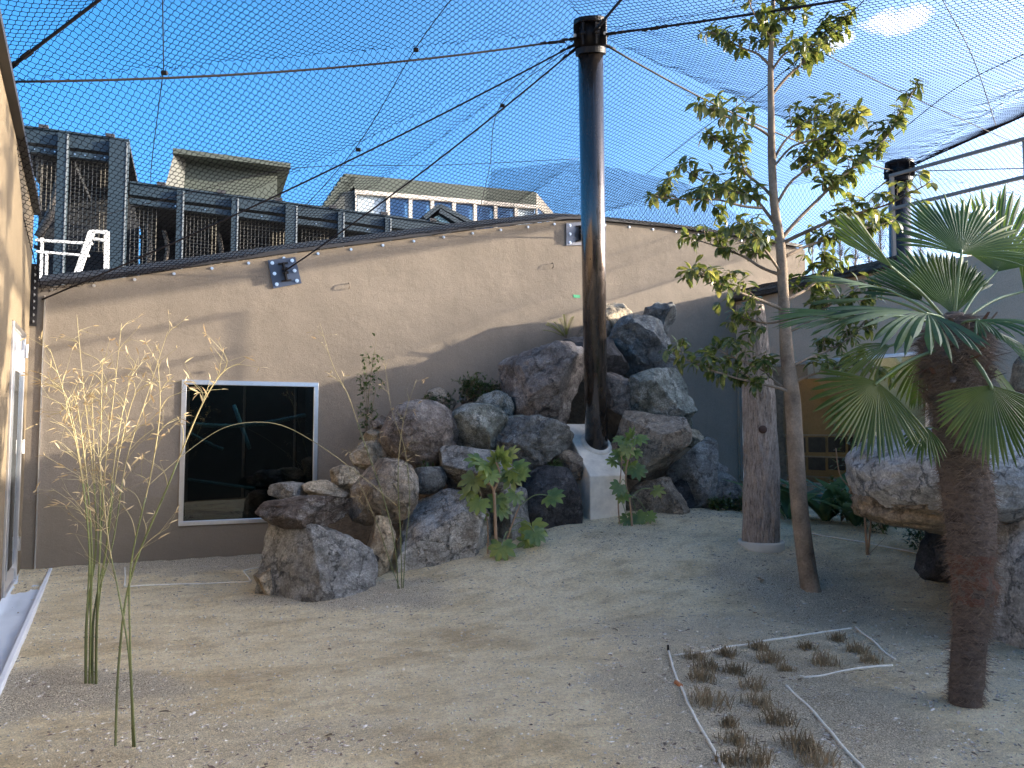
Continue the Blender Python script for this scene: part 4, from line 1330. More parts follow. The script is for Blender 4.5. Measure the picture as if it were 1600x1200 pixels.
ROCKS = [
    (405, 812, 590, 944, 7.55, 1.1, 'grey', 'big flat-topped grey block at the left end of the pile, carrying the dark slab', dict(cuts=3, rough=.10, box=.35, extra=.22, rotz=.12)),
    (402, 868, 446, 938, 7.6, .7, 'tan', 'tan flank stone at the left foot of the big grey block', dict(cuts=4, rough=.12, extra=.1)),
    (415, 806, 475, 866, 7.75, .6, 'brown', 'brown stone wedged under the dark slab at its left end', dict(cuts=4)),
    (411, 774, 542, 826, 7.55, .85, 'slab', 'flat dark brown slab lying on top of the big grey block', dict(cuts=5, rough=.13, box=.6)),
    (420, 754, 484, 790, 8.15, .45, 'grey', 'small ribbed grey rock behind the dark slab in front of the window', dict(cuts=3)),
    (480, 751, 545, 784, 8.2, .5, 'tan', 'low tan rock between the dark slab and the dark window', dict(cuts=3)),
    (515, 728, 560, 778, 8.35, .4, 'tan', 'upright tan rock beside the right edge of the dark window', dict(cuts=4)),
    (538, 716, 654, 822, 8.05, .8, 'rust', 'rounded brown rock with pale face just above the small tan stone', dict(cuts=4, rough=.12)),
    (572, 806, 618, 885, 7.85, .35, 'tan', 'small upright tan stone between the big grey block and the pale-topped boulder', dict(cuts=4, extra=.1)),
    (610, 765, 768, 900, 8.25, 1.0, 'white', 'large grey boulder with a white bloomed top at the front of the pile', dict(cuts=6, rough=.10, extra=.15)),
    (552, 690, 604, 734, 8.75, .45, 'tan', 'tan block left of the big brown dome, under the green shrub', dict(cuts=5)),
    (570, 666, 604, 704, 8.95, .35, 'tan', 'tan wedge leaning on the left of the big brown dome', dict(cuts=4)),
    (580, 650, 608, 678, 9.0, .3, 'brown', 'smallest brown stone at the upper left of the big dome', dict(cuts=3)),
    (597, 626, 714, 734, 8.8, .85, 'purple', 'big rounded brown dome boulder on the left half of the pile', dict(cuts=0, rough=.09, box=1)),
    (640, 730, 696, 772, 8.4, .4, 'bluegrey', 'small blue grey boulder below the big brown dome', dict(cuts=3, rough=.08, box=1)),
    (702, 631, 792, 706, 8.9, .6, 'green', 'green grey rounded boulder with whitish top right of the brown dome', dict(cuts=3, rough=.09)),
    (746, 612, 802, 662, 9.3, .45, 'green', 'smaller green grey rock up behind the whitish topped boulder', dict(cuts=4)),
    (662, 607, 710, 658, 9.3, .4, 'rust', 'rusty tan rock amid the ground cover on the upper left slope', dict(cuts=4)),
    (684, 697, 800, 790, 8.6, .8, 'grey', 'rounded grey tan boulder behind the left broad-leaved shrub', dict(cuts=3, rough=.08)),
    (762, 762, 826, 850, 8.45, .5, 'grey', 'grey stone low behind the stem of the left broad-leaved shrub', dict(cuts=5, extra=.1)),
    (780, 538, 918, 670, 9.4, 1.0, 'purple', 'largest purple brown boulder left of the tall pole', dict(cuts=8, rough=.10, box=.6)),
    (774, 650, 894, 738, 8.95, .7, 'bluegrey', 'dark angular blue grey rock under the largest purple boulder', dict(cuts=8, rough=.14)),
    (788, 650, 828, 682, 9.1, .3, 'green', 'small speckled green stone under the left edge of the purple boulder', dict(cuts=3)),
    (804, 728, 906, 842, 8.75, .7, 'dark', 'near black boulder right behind the left broad-leaved shrub', dict(cuts=6, rough=.10, extra=.15)),
    (868, 704, 912, 752, 8.95, .3, 'brown', 'small brown stone against the left side of the concrete wedge', dict(cuts=3)),
    (864, 525, 982, 598, 9.85, .9, 'dark', 'dark rounded boulder passing behind the tall pole near the top', dict(cuts=3, rough=.08)),
    (930, 475, 986, 536, 10.7, .6, 'tan', 'pale tan rock at the crest of the pile just right of the pole', dict(cuts=5)),
    (950, 490, 1046, 612, 10.3, .9, 'bluegrey', 'large craggy blue grey rock near the top of the pile right of the pole', dict(cuts=9, rough=.16, box=.6)),
    (1002, 475, 1054, 545, 10.9, .6, 'bluegrey', 'highest dark blue rock with a pale corner at the right crest of the pile', dict(cuts=7)),
    (944, 582, 986, 650, 9.7, .4, 'purple', 'squarish purple grey rock just right of the pole at mid height', dict(cuts=6, box=.55)),
    (972, 576, 1088, 680, 9.85, .9, 'green', 'large angular green grey boulder against the side wall', dict(cuts=8, rough=.10, box=.65)),
    (944, 643, 1074, 752, 9.35, .9, 'rust', 'big tan brown boulder just right of the concrete wedge', dict(cuts=5, rough=.09)),
    (1042, 684, 1114, 768, 9.85, .6, 'grey', 'rounded grey boulder right of the big tan brown one', dict(cuts=3, rough=.07)),
    (1066, 672, 1101, 700, 10.15, .3, 'tan', 'small tan stone perched above the rounded grey boulder', dict(cuts=3)),
    (1032, 746, 1088, 800, 9.8, .4, 'dark', 'dark stone in the gap under the rounded grey boulder', dict(cuts=4)),
    (1076, 736, 1154, 808, 9.95, .6, 'bluegrey', 'dark blue boulder at the right foot of the pile by the side wall', dict(cuts=4, rough=.08, extra=.1)),
    (1106, 720, 1136, 750, 10.3, .3, 'purple', 'tiny purple grey stone above the dark blue boulder at the wall', dict(cuts=3)),
    (975, 745, 1080, 822, 9.3, .6, 'rust', 'pointed reddish stone low at the right, behind the right broad-leaved shrub', dict(cuts=7, rough=.12, extra=.12)),
    (905, 500, 950, 545, 10.5, .5, 'brown', 'brown sloping stone at the crest hidden partly by the pole', dict(cuts=4)),
    (800, 596, 830, 640, 9.6, .4, 'green', 'low green stone by the left shoulder of the purple boulder', dict(cuts=3)),
    (720, 606, 762, 640, 9.7, .35, 'grey', 'flat grey stone among the creeping plants on the slope', dict(cuts=3)),
]
for i, (x0, y0, x1, y1, Y, th, mt_, lab, kw) in enumerate(ROCKS):
    big = (x1 - x0) > 90
    stone(x0, y0, x1, y1, Y, th, RK[mt_], lab, 100 + i, sub=6 if big else 5, **kw)

# earth the stones are set in
M['earth'] = simple('dark_earth', (.13, .095, .06), .95, var=.4, scale=14, bs=.9, bscale=40, bdist=.03)
front = [(-2.9, 8.3), (-2.2, 8.45), (-1.0, 8.7), (.3, 9.15), (1.3, 9.45), (2.2, 10.0), (3.0, 10.9)]
fx_ = np.array([p[0] for p in front]); fy_ = np.array([p[1] for p in front])
bx = np.linspace(-3.4, 4.0, 110); byy = np.linspace(7.6, 12.9, 90)
BX, BY = np.meshgrid(bx, byy)
FYI = np.interp(BX, fx_, fy_); SL = np.interp(BX, [-3.2, -2, -.8, .5, 1.6, 2.6, 3.2], [.0, .62, .9, 1.25, 1.55, 1.5, .0])
DIST = np.clip(BY - FYI, -.5, 3)
BZ = gh_np(BX, BY) - .08 + np.clip(DIST, -.4, 1.9) * SL + .06 * (fbm(BX, BY, 3, 3, 88) - .5)
ids = np.arange(BX.size).reshape(BX.shape)
bfs = np.stack([ids[:-1, :-1], ids[:-1, 1:], ids[1:, 1:], ids[1:, :-1]], -1).reshape(-1, 4)
# keep only soil on the yard side of the walls
cxm = BX.ravel()[bfs].mean(1); cym = BY.ravel()[bfs].mean(1)
db = (cxm - B0.x) * BN.x + (cym - B0.y) * BN.y; dr = (cxm - R0.x) * RN.x + (cym - R0.y) * RN.y
bfs = bfs[(db > -.15) & (dr > -.2)]
eo = bpy.data.objects.new('earth_bank', np_mesh('earth_bank', np.stack([BX, BY, BZ], -1).reshape(-1, 3), bfs, M['earth'], True)); COL.objects.link(eo); tag(eo, kind='structure')


def bank_z(x, y):
    return float(gh(x, y) - .08 + min(1.9, max(-.4, y - np.interp(x, fx_, fy_))) * np.interp(x, [-3.2, -2, -.8, .5, 1.6, 2.6, 3.2], [.0, .62, .9, 1.25, 1.55, 1.5, .0]))


# black drain pipe peeping out between the first stones
c = at(589, 871, 7.75); m = MB(); rr = [V((0, -.16, 0)), V((0, .2, 0))]
m.tube([c + rr[0], c + rr[1]], .034, 16, False); m.tube([c + rr[0], c + rr[1]], .027, 16, True)
tag(m.build('drain_pipe', M['blackmetal'], origin=c, smooth=True), 'end of a black drain pipe between the grey block and the pale-topped boulder', 'pipe')

# ------------------------------------------------------------------ overhanging cast rocks at right
ovh = stone(1338, 664, 1700, 822, 6.6, 2.0, RK['grot'], 'large smooth overhanging boulder with grey top and brown underside behind the palm trunk', 501, cuts=0, rough=.06, box=.9, sub=6, group='cast boulders by the palm')
stone(1546, 772, 1800, 1030, 5.9, 1.6, RK['grot'], 'tall blue grey boulder at the right edge beside the palm foot', 502, cuts=0, rough=.05, box=.9, sub=6, extra=.2, group='cast boulders by the palm')
# brown belly of the overhang: part of the same cast stone
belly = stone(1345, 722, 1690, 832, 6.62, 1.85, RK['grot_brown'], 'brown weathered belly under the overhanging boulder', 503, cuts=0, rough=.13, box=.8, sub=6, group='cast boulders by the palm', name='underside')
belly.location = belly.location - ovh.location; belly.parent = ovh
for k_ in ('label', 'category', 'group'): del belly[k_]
stone(1445, 790, 1560, 905, 7.3, .8, RK['dark'], 'dark stone in the hollow beneath the overhanging boulder', 504, cuts=4, extra=.2, group='cast boulders by the palm')
stone(1590, 545, 1660, 700, 7.0, .5, RK['grot_brown'], 'narrow dark rock just showing at the right edge behind the palm crown', 505, cuts=4, group='cast boulders by the palm')

# ------------------------------------------------------------------ bark column in its ring
def bark_mat(name, c1, c2, sx=10, sz=1.6, bs=1.0):
    m, t, p = newmat(name)
    co = N(t, 'ShaderNodeTexCoord').outputs['Object']
    n = noise_tex(t, co, 1.0, 8, .7, (sx * 1.6, sx * 1.6, sz * 1.8))
    n2 = noise_tex(t, co, 60, 5, .75)
    big = noise_tex(t, co, 3, 4, .6)
    col = ramp(t, n.outputs['Fac'], [(.32, c2), (.46, c1), (.65, [min(1, a * 1.5) for a in c1])])
    col = mixcol(t, .6, col, ramp(t, n2.outputs['Fac'], [(.3, .6), (.7, 1.35)]), 'MULTIPLY')
    col = mixcol(t, .5, col, ramp(t, big.outputs['Fac'], [(.3, .7), (.7, 1.25)]), 'MULTIPLY')
    t.links.new(col, p.inputs['Base Color']); p.inputs['Roughness'].default_value = .92
    p.inputs['Specular IOR Level'].default_value = .2
    b = bump(t, p, n.outputs['Fac'], bs, .03); bump(t, p, n2.outputs['Fac'], .5, .006, b)
    return m


M['bark'] = bark_mat('furrowed_bark', (.34, .285, .245), (.085, .065, .055), 34, 6)
Yc = 8.9
cb = gp(1189, 851); Yc = cb.y
colm = thing('bark_column', 'thick upright trunk column with furrowed bark standing in a pale ring', 'tree trunk', cb)
cen = [(1189, 851, 27), (1190, 800, 26.5), (1191, 740, 26), (1188, 680, 24.5), (1186, 620, 23.5), (1180, 560, 21.5), (1176, 510, 20.5), (1172, 478, 20)]
rings = []; nseg = 72; path = []
for (x, y, r) in cen: path.append((at(x, y, Yc), r / FPX * Yc))
m = MB(); NR = 110
for i in range(NR + 1):
    f = i / NR * (len(path) - 1); k = min(int(f), len(path) - 2); g = f - k
    c = path[k][0].lerp(path[k + 1][0], g); r = path[k][1] * (1 - g) + path[k + 1][1] * g
    for j in range(nseg):
        an = 2 * math.pi * j / nseg
        q = V((math.cos(an) * 3.2, math.sin(an) * 3.2, c.z * 1.2))
        rg = abs(noise.noise(q * 2.0)) * 2 + .5 * abs(noise.noise(V((q.x * 3, q.y * 3, q.z * 2.4)))) * 2
        rr = r * (.92 + .15 * min(1, rg)) + .012 * noise.noise(q * .5)
        m.v.append((c.x + math.cos(an) * rr, c.y + math.sin(an) * rr, c.z))
for i in range(NR):
    for j in range(nseg):
        m.f.append((i * nseg + j, i * nseg + (j + 1) % nseg, (i + 1) * nseg + (j + 1) % nseg, (i + 1) * nseg + j))
m.f.append(tuple(NR * nseg + j for j in range(nseg)))
m.build('trunk', M['bark'], colm, smooth=True)
kn = at(1184, 671, Yc) - V((0, path[3][1] * .96, 0)); m = MB()
m.tube([kn + V((0, .03, 0)), kn - V((0, .02, 0)), kn - V((0, .028, 0))], [.05, .04, .02], 12); m.build('knot', simple('dark_knot', (.06, .035, .028), .9), colm, smooth=True)
m = MB(); ro = 35 / FPX * Yc; n = 48
prof = [(ro, -.05), (ro, .03), (ro - .012, .042), (ro - .04, .042), (ro - .05, .03), (ro - .06, -.05)]
for (r, z) in prof:
    for j in range(n): m.v.append((cb.x + r * math.cos(6.2832 * j / n), cb.y + r * math.sin(6.2832 * j / n), cb.z + z))
for k in range(len(prof) - 1):
    for j in range(n): m.f.append((k * n + j, k * n + (j + 1) % n, (k + 1) * n + (j + 1) % n, (k + 1) * n + j))
m.build('base_ring', simple('pale_ring', (.52, .49, .42), .7, var=.1), colm, smooth=True)
# ------------------------------------------------------------------ plants: leaf meshes
def leaf_mesh(name, L, W, mat, droop=.25, fold=.25, n=5, shape=.9):
    """pointed oval leaf along +Y, face up +Z, folded along its midrib and drooping to the tip"""
    vs = []; fs = []
    for i in range(n + 1):
        t = i / n; w = W * .5 * math.sin(math.pi * min(1, t ** shape)) ** .75 if 0 < i < n else 0.0
        y = L * t; z = -droop * L * t * t
        vs += [(-w, y, z + w * fold), (0, y, z), (w, y, z + w * fold)]
    for i in range(n):
        b = i * 3
        fs += [(b, b + 1, b + 4, b + 3), (b + 1, b + 2, b + 5, b + 4)]
    me = bpy.data.meshes.new(name); me.from_pydata(vs, [], fs); me.materials.append(mat); me.shade_smooth()
    return me


def add_leaf(mb, me, pos, rot, sc):
    k = len(mb.v)
    for v in me.vertices: mb.v.append(tuple(pos + rot @ (v.co * sc)))
    for p in me.polygons: mb.f.append(tuple(i + k for i in p.vertices))


def aim(d, up=V((0, 0, 1)), roll=0):
    """rotation taking +Y to d and +Z near up"""
    d = d.normalized(); x = d.cross(up)
    if x.length < 1e-3: x = V((1, 0, 0))
    x.normalize(); z = x.cross(d)
    m = Matrix((x, d, z)).transposed()
    return m @ Matrix.Rotation(roll, 3, 'Y')


M['leaf_tree'] = leafmat('tree_leaf', (.05, .078, .022), (.20, .21, .07), .36, .33, 22)
M['leaf_dark'] = leafmat('shrub_leaf', (.03, .06, .02), (.07, .11, .035), .25, .35)
M['bark_tree'] = bark_mat('smooth_bark', (.22, .17, .125), (.11, .082, .062), 3, 2.2, .4)
M['twig'] = simple('green_twig', (.17, .14, .09), .8, var=.2)

# ------------------------------------------------------------------ broadleaf tree
tb = gp(1267, 921); TY = tb.y
tree = thing('broadleaf_tree', 'slender evergreen tree with whorled glossy leaves in the middle right of the yard', 'tree', tb)
tp = [(1267, 925, 18), (1264, 905, 16), (1256, 850, 15), (1248, 780, 14.5), (1243, 700, 14), (1238, 620, 13.5), (1230, 560, 11.5), (1226, 500, 10), (1223, 440, 9), (1219, 380, 8.5),
      (1210, 320, 7.5), (1206, 250, 7), (1205, 180, 6), (1204, 100, 5), (1207, 40, 4), (1209, -30, 3), (1212, -90, 2)]
pts = [at(x, y, TY - .0) for x, y, r in tp]; rad = [r / FPX * TY * .88 for x, y, r in tp]
sp = smooth_path(pts, 5); sr = [float(np.interp(i / 5, range(len(rad)), rad)) * (1 + .05 * noise.noise(V((i * .7, 0, 0)))) for i in range(len(sp))]
MB().tube(sp, sr, 16).build('trunk', M['bark_tree'], tree, smooth=True)
BR = [  # pixel paths, depth drift at the tip, base radius px
    ([(1240, 618), (1220, 607), (1190, 600), (1140, 588), (1090, 570), (1048, 550)], -.3, 5.0),
    ([(1222, 604), (1205, 590), (1190, 578), (1150, 560), (1120, 545)], .3, 3.0),
    ([(1225, 484), (1190, 470), (1150, 455), (1120, 440), (1085, 424)], -.5, 5.5),
    ([(1221, 430), (1190, 418), (1160, 400), (1120, 385), (1080, 372)], .5, 5),
    ([(1220, 425), (1195, 390), (1180, 370), (1165, 355)], -.7, 4),
    ([(1219, 362), (1200, 335), (1180, 312), (1150, 300), (1110, 290), (1065, 262)], .2, 5.5),
    ([(1190, 325), (1160, 322), (1120, 312), (1070, 312), (1025, 308)], -.4, 4),
    ([(1212, 315), (1195, 295), (1165, 270), (1155, 245), (1130, 225), (1105, 212)], .5, 5),
    ([(1206, 215), (1180, 198), (1150, 188), (1125, 178), (1105, 165)], -.4, 4),
    ([(1205, 105), (1185, 85), (1160, 75), (1135, 62), (1112, 50)], .3, 4),
    ([(1206, 60), (1190, 40), (1175, 15), (1165, -15)], -.3, 3),
    ([(1222, 372), (1245, 345), (1280, 310), (1320, 272), (1360, 240), (1395, 200), (1432, 132)], .3, 6),
    ([(1222, 380), (1260, 362), (1300, 345), (1345, 332), (1390, 318), (1448, 288)], -.6, 6),
    ([(1225, 402), (1260, 385), (1300, 372), (1350, 358), (1395, 345)], .6, 5),
    ([(1212, 322), (1235, 285), (1265, 262), (1295, 240), (1312, 208)], -.3, 4.5),
    ([(1207, 255), (1225, 222), (1255, 195), (1285, 180), (1305, 182)], .4, 4),
    ([(1208, 262), (1240, 228), (1290, 215), (1330, 200), (1340, 185)], -.5, 3.5),
    ([(1205, 150), (1230, 120), (1262, 92), (1290, 65), (1328, 22)], .3, 4.5),
    ([(1206, 110), (1225, 85), (1245, 78), (1275, 70)], -.4, 3.5),
    ([(1207, 40), (1225, 25), (1240, 10), (1262, -12)], .2, 3),
    ([(1226, 470), (1255, 455), (1285, 432), (1300, 405)], .4, 5),
    ([(1228, 520), (1260, 505), (1290, 480), (1330, 462), (1365, 455)], -.3, 4.5),
    ([(1232, 575), (1262, 560), (1300, 545), (1330, 525), (1352, 500)], .3, 4.5),
    ([(1236, 600), (1262, 588), (1290, 580), (1330, 570), (1370, 575)], -.4, 4),
    ([(1227, 500), (1200, 505), (1170, 500), (1150, 490)], .5, 3.5),
]
LT = [leaf_mesh('leaf', .128, .053, M['leaf_tree'], d, f, 6, 1.35) for d, f in ((.4, .22), (.6, .2), (.25, .3))]
R1 = random.Random(11)
stuffmb = MB(); nleaf = 0; whorls = []
for path, dz, r0 in BR:
    n = len(path)
    P3 = [at(x, y, TY + dz * (i / (n - 1)) ** 1.2) for i, (x, y) in enumerate(path)]
    s = smooth_path(P3, 5); k = len(s)
    rr = [r0 / FPX * TY * .52 * (1 - .82 * i / (k - 1)) + .002 for i in range(k)]
    m = MB().tube(s, rr, 8)
    length = sum((s[i + 1] - s[i]).length for i in range(k - 1))
    nt_ = max(4, int(length / .06))
    for j in range(nt_):
        f = .34 + .66 * (j + R1.random() * .8) / nt_; f = min(f, .995)
        i = int(f * (k - 1)); p = s[i]; d = (s[min(i + 1, k - 1)] - s[max(i - 1, 0)]).normalized()
        side = V((R1.gauss(0, 1), R1.gauss(0, 1), R1.gauss(0.35, .8))).normalized()
        td = (d * .8 + side * .9 + V((0, 0, .25))).normalized()
        L = R1.uniform(.08, .27) * (1.15 - .4 * f)
        if j == nt_ - 1: td = d; L = .05; p = s[-1]
        q = p + td * L * .5 + V((0, 0, .01)); e = p + td * L
        m.tube([p, q, e], [.0045, .0035, .0028], 4, False)
        whorls.append((e, td))
        if L > .17: whorls.append((q + V((R1.uniform(-.04, .04), R1.uniform(-.04, .04), R1.uniform(-.02, .04))), td))
    m.build('branch', M['bark_tree'], tree, smooth=True)
for i in range(14):  # leafy leader
    p = at(1207 + R1.uniform(-14, 14), R1.uniform(-20, 60), TY + R1.uniform(-.15, .15)); whorls.append((p, V((R1.uniform(-1, 1), R1.uniform(-1, 1), .6)).normalized()))
leaves = []
for (e, td) in whorls:
    nl = R1.randint(5, 9); a0 = R1.random() * 6.28
    s_ = td.cross(V((.3, .2, 1))).normalized(); u_ = td.cross(s_)
    for q in range(nl):
        an = a0 + q * 2.399
        d = (td * R1.uniform(.2, .75) + (s_ * math.cos(an) + u_ * math.sin(an)) * 1.0 - V((0, 0, .5))).normalized()
        leaves.append((e + td * R1.uniform(-.03, .01), aim(d, V((0, 0, 1)) + d * .1, R1.uniform(-.5, .5)), R1.uniform(.45, 1.1), R1.randrange(3)))
leaves.sort(key=lambda l: l[0].y - l[2] * .5)
for i, (p, rm, sc, k) in enumerate(leaves):
    if i < 300: put(LT[k], 'leaf', tree, p, rm.to_quaternion(), scale=sc)
    else: add_leaf(stuffmb, LT[k], p, rm, sc)
tag(stuffmb.build('foliage', M['leaf_tree'], tree, smooth=True), kind='stuff')
print('tree leaves', len(leaves))

# ------------------------------------------------------------------ fan palm
PY = gp(1507, 1100).y
pbase = gp(1507, 1100)
M['fibre'] = bark_mat('palm_fibre', (.13, .10, .082), (.04, .03, .025), 6, 17, 1.0)
M['fibre_red'] = simple('red_fibre', (.16, .075, .048), .9, var=.4, scale=20, bs=1, bscale=60, stretch=(1, 1, 5))
M['hair'] = simple('fibre_hair', (.20, .145, .11), .8, var=.35, scale=30)
M['frond'] = leafmat('palm_frond', (.028, .062, .018), (.075, .13, .028), .34, .5, 3)
M['frond_old'] = leafmat('palm_frond_warm', (.05, .09, .02), (.12, .155, .04), .38, .35, 3)
M['petiole'] = simple('petiole_green', (.16, .22, .09), .45, var=.2)
palm = thing('fan_palm', 'fan palm with shaggy brown trunk in the right foreground', 'palm', pbase)
pc = [(1508, 1112, 27), (1509, 1085, 27), (1512, 1040, 28), (1516, 990, 28), (1521, 945, 33), (1524, 915, 35), (1517, 882, 33), (1519, 860, 37), (1515, 800, 41), (1508, 750, 41), (1500, 700, 41), (1495, 650, 41),
      (1490, 600, 44), (1491, 570, 50), (1493, 545, 54), (1492, 520, 46), (1490, 500, 26), (1490, 488, 12)]
ppts = [at(x, y, PY) for x, y, r in pc]; prad = [r / FPX * PY * .84 for x, y, r in pc]


def rough_trunk(pts, rad, lo, hi, rings, nseg, amp, fz, mat, name, root):
    m = MB(); K = len(pts) - 1
    for i in range(rings + 1):
        f = lo + (hi - lo) * i / rings; k = min(int(f), K - 1); g = f - k
        c = pts[k].lerp(pts[k + 1], g); r = rad[k] * (1 - g) + rad[k + 1] * g
        for j in range(nseg):
            an = 6.2832 * j / nseg; cx, sx = math.cos(an), math.sin(an)
            w = noise.noise(V((cx * 1.5, sx * 1.5, c.z * fz))) * .5 + noise.noise(V((cx * 6, sx * 6, c.z * fz * 1.6 + 9))) * .5 + .25 * noise.noise(V((cx * 14, sx * 14, c.z * 30)))
            q = r * (1 + amp * w); m.v.append((c.x + cx * q, c.y + sx * q, c.z + .008 * noise.noise(V((cx * 3, sx * 3, c.z * 9)))))
    for i in range(rings):
        for j in range(nseg): m.f.append((i * nseg + j, i * nseg + (j + 1) % nseg, (i + 1) * nseg + (j + 1) % nseg, (i + 1) * nseg + j))
    return m.build(name, mat, root, smooth=True)


rough_trunk(ppts, prad, 0, 5.6, 110, 48, .12, 9, M['fibre'], 'trunk', palm)
rough_trunk(ppts, [r * 1.02 for r in prad], 4.1, 6.8, 60, 48, .22, 14, M['fibre_red'], 'reddish_wrap', palm)
rough_trunk(ppts, prad, 6.6, 17, 220, 56, .15, 8, M['fibre'], 'trunk_fibre', palm)
R2 = random.Random(5); hb = MB()
for i in range(16000):
    f = R2.random() ** .8 * 16.6; k = int(f); g = f - k
    c = ppts[k].lerp(ppts[k + 1], g); r = prad[k] * (1 - g) + prad[k + 1] * g
    an = R2.uniform(0, 6.2832); rad_d = V((math.cos(an), math.sin(an), 0)); tan = V((-math.sin(an), math.cos(an), 0)) * R2.choice((-1, 1))
    lng = R2.uniform(.02, .085) * (1 if f < 11 else 1.6)
    p = c + rad_d * r * R2.uniform(.98, 1.05)
    wild = (.45 if R2.random() < .8 else 1.0) if f < 11 else .9
    e = p + tan * lng * R2.uniform(.3, 1) + rad_d * lng * R2.uniform(-.05, wild * 1.3) + V((0, 0, lng * R2.uniform(-1.1, .15)))
    w = V((0, 0, 1)) * R2.uniform(.0007, .0024)
    hb.add([p - w, p + w, e], [(0, 1, 2)])
tag(hb.build('loose_fibres', M['hair'], palm), kind='stuff')
for i in range(64):   # old leaf bases round the crown
    f = R2.uniform(11.2, 15.6); k = int(f); g = f - k; c = ppts[k].lerp(ppts[k + 1], g); r = prad[k] * (1 - g) + prad[k + 1] * g
    an = R2.uniform(0, 6.2832); rd = V((math.cos(an), math.sin(an), 0)); s0 = rd.cross(V((0, 0, 1)))
    p = c + rd * r * .9; l = R2.uniform(.05, .17); q = p + (rd * .6 + V((0, 0, R2.uniform(-.3, .9)))).normalized() * l
    m = MB(); m.add([p - s0 * .022, p + s0 * .022, q + s0 * .012 + rd * .004, q - s0 * .012, p - s0 * .018 + rd * .012, p + s0 * .018 + rd * .012, q + rd * .012], [(0, 1, 2, 3), (4, 6, 5), (0, 3, 6, 4), (1, 5, 6, 2), (2, 6, 3)])
    m.build('leaf_base', M['fibre_red'] if i % 3 == 0 else M['fibre'], palm)


def fan(hub, tip, face, spread, n, mat, droop=.12, root_from=None, cup=.1, joined=.42, label=None, seed=0, pet_r=.008, wid=1.0):
    """palmate leaf: hub to tip is the middle leaflet, face the way the blade looks, spread the half angle in degrees"""
    rs = random.Random(seed)
    ax = (tip - hub); L = ax.length; ax.normalize()
    nn = (face - ax * face.dot(ax)).normalized(); sd_ = ax.cross(nn).normalized()
    root = None
    fr = bpy.data.objects.new('frond', None); COL.objects.link(fr); fr.parent = palm; fr.empty_display_size = .1
    m = MB(); A = math.radians(spread); da = 2 * A / n; NS = 9
    for i in range(n):
        th = -A + (i + .5) * da; ln = L * (1 - .20 * abs(th / A) ** 2) * rs.uniform(.93, 1.04)
        jw = min(.82, joined * 1.55) * rs.uniform(.9, 1.1)
        tdr = rs.uniform(.6, 1.6)
        prev = None; off = rs.gauss(0, .012)
        for k in range(NS + 1):
            t = k / NS; r = ln * (.02 + .98 * t)
            if t <= jw: hw = r * math.tan(da / 2) * 1.0
            else: hw = ln * jw * math.tan(da / 2) * max(.0, (1 - (t - jw) / (1 - jw))) ** .5 * wid * 1.15
            d = ax * math.cos(th + off * t) + sd_ * math.sin(th + off * t); s2 = sd_ * math.cos(th) - ax * math.sin(th)
            c = hub + d * r + nn * (cup * L * (math.sin(th) ** 2) * t - .0) - V((0, 0, droop * ln * t ** 2.4 * tdr))
            rid = nn * (hw * .55)
            row = [c - s2 * hw - rid * .5, c + rid * .5, c + s2 * hw - rid * .5]
            if prev is not None:
                b = len(m.v); m.v += [tuple(x) for x in prev + row]
                m.f += [(b, b + 1, b + 4, b + 3), (b + 1, b + 2, b + 5, b + 4)]
            prev = row
    # sub-part meshes live in the palm's own frame
    o = m.build('blade', mat, fr)
    o.data.shade_flat()
    if root_from is not None:
        mid = root_from.lerp(hub, .5) + V((0, 0, .05 * (hub - root_from).length))
        m = MB(); m.tube(smooth_path([root_from, mid, hub, hub + ax * L * .05], 6), [pet_r * 1.6] + [pet_r * 1.15] * 8 + [pet_r * .9] * 10, 8)
        m.build('petiole', M['petiole'], fr, smooth=True)
    return fr


U = V((0, 0, 1)); TO = V((0, -1, 0.1))
pcen = at(1490, 515, PY)
f_ = lambda x, y, d=0: at(x, y, PY + d)
fan(f_(1502, 397, -.05), f_(1500, 292, .12), V((0, -1, .35)), 88, 40, M['frond'], .10, pcen, .05, seed=1)
fan(f_(1490, 492, .12), f_(1476, 392, .22), V((0, -1, .2)), 48, 26, M['frond'], .02, pcen, .05, .6, seed=2)
fan(f_(1556, 425, .25), f_(1592, 282, .35), V((-.3, -1, .1)), 62, 30, M['frond'], .08, pcen, .05, seed=3)
fan(f_(1396, 420, -.1), f_(1302, 336, -.3), V((.3, -1, -.8)), 11, 9, M['frond'], .0, pcen, .0, .8, seed=4, wid=1.3)
fan(f_(1392, 455, .2), f_(1262, 418, .1), V((.1, -.25, 1)), 34, 22, M['frond'], .10, pcen, .0, .5, seed=5)
fan(f_(1378, 465, .35), f_(1268, 468, .35), V((.1, -.2, 1)), 30, 20, M['frond'], .06, pcen, .0, .5, seed=6)
fan(f_(1345, 494, -.25), f_(1208, 486, -.35), V((0, -.45, 1)), 40, 24, M['frond'], .12, pcen, .0, .5, seed=7)
fan(f_(1450, 490, -.35), f_(1352, 482, -.75), V((0, -.45, 1)), 60, 26, M['frond'], .20, pcen, .0, .5, seed=8)
fan(f_(1525, 500, -.3), f_(1625, 500, -.6), V((0, -.45, 1)), 60, 28, M['frond'], .22, pcen, .0, .5, seed=9)
fan(f_(1545, 518, .1), f_(1640, 545, .1), V((.2, -.6, 1)), 60, 26, M['frond'], .3, pcen, .0, .5, seed=10)
fan(f_(1392, 540, .1), f_(1305, 555, .2), V((-.1, -.6, .9)), 55, 26, M['frond_old'], .35, pcen, .0, .5, seed=11)
fan(f_(1372, 597, -.2), f_(1322, 690, -.35), V((0, -1, .35)), 75, 36, M['frond_old'], .12, f_(1470, 545, -.05), .06, .45, seed=12, pet_r=.009)
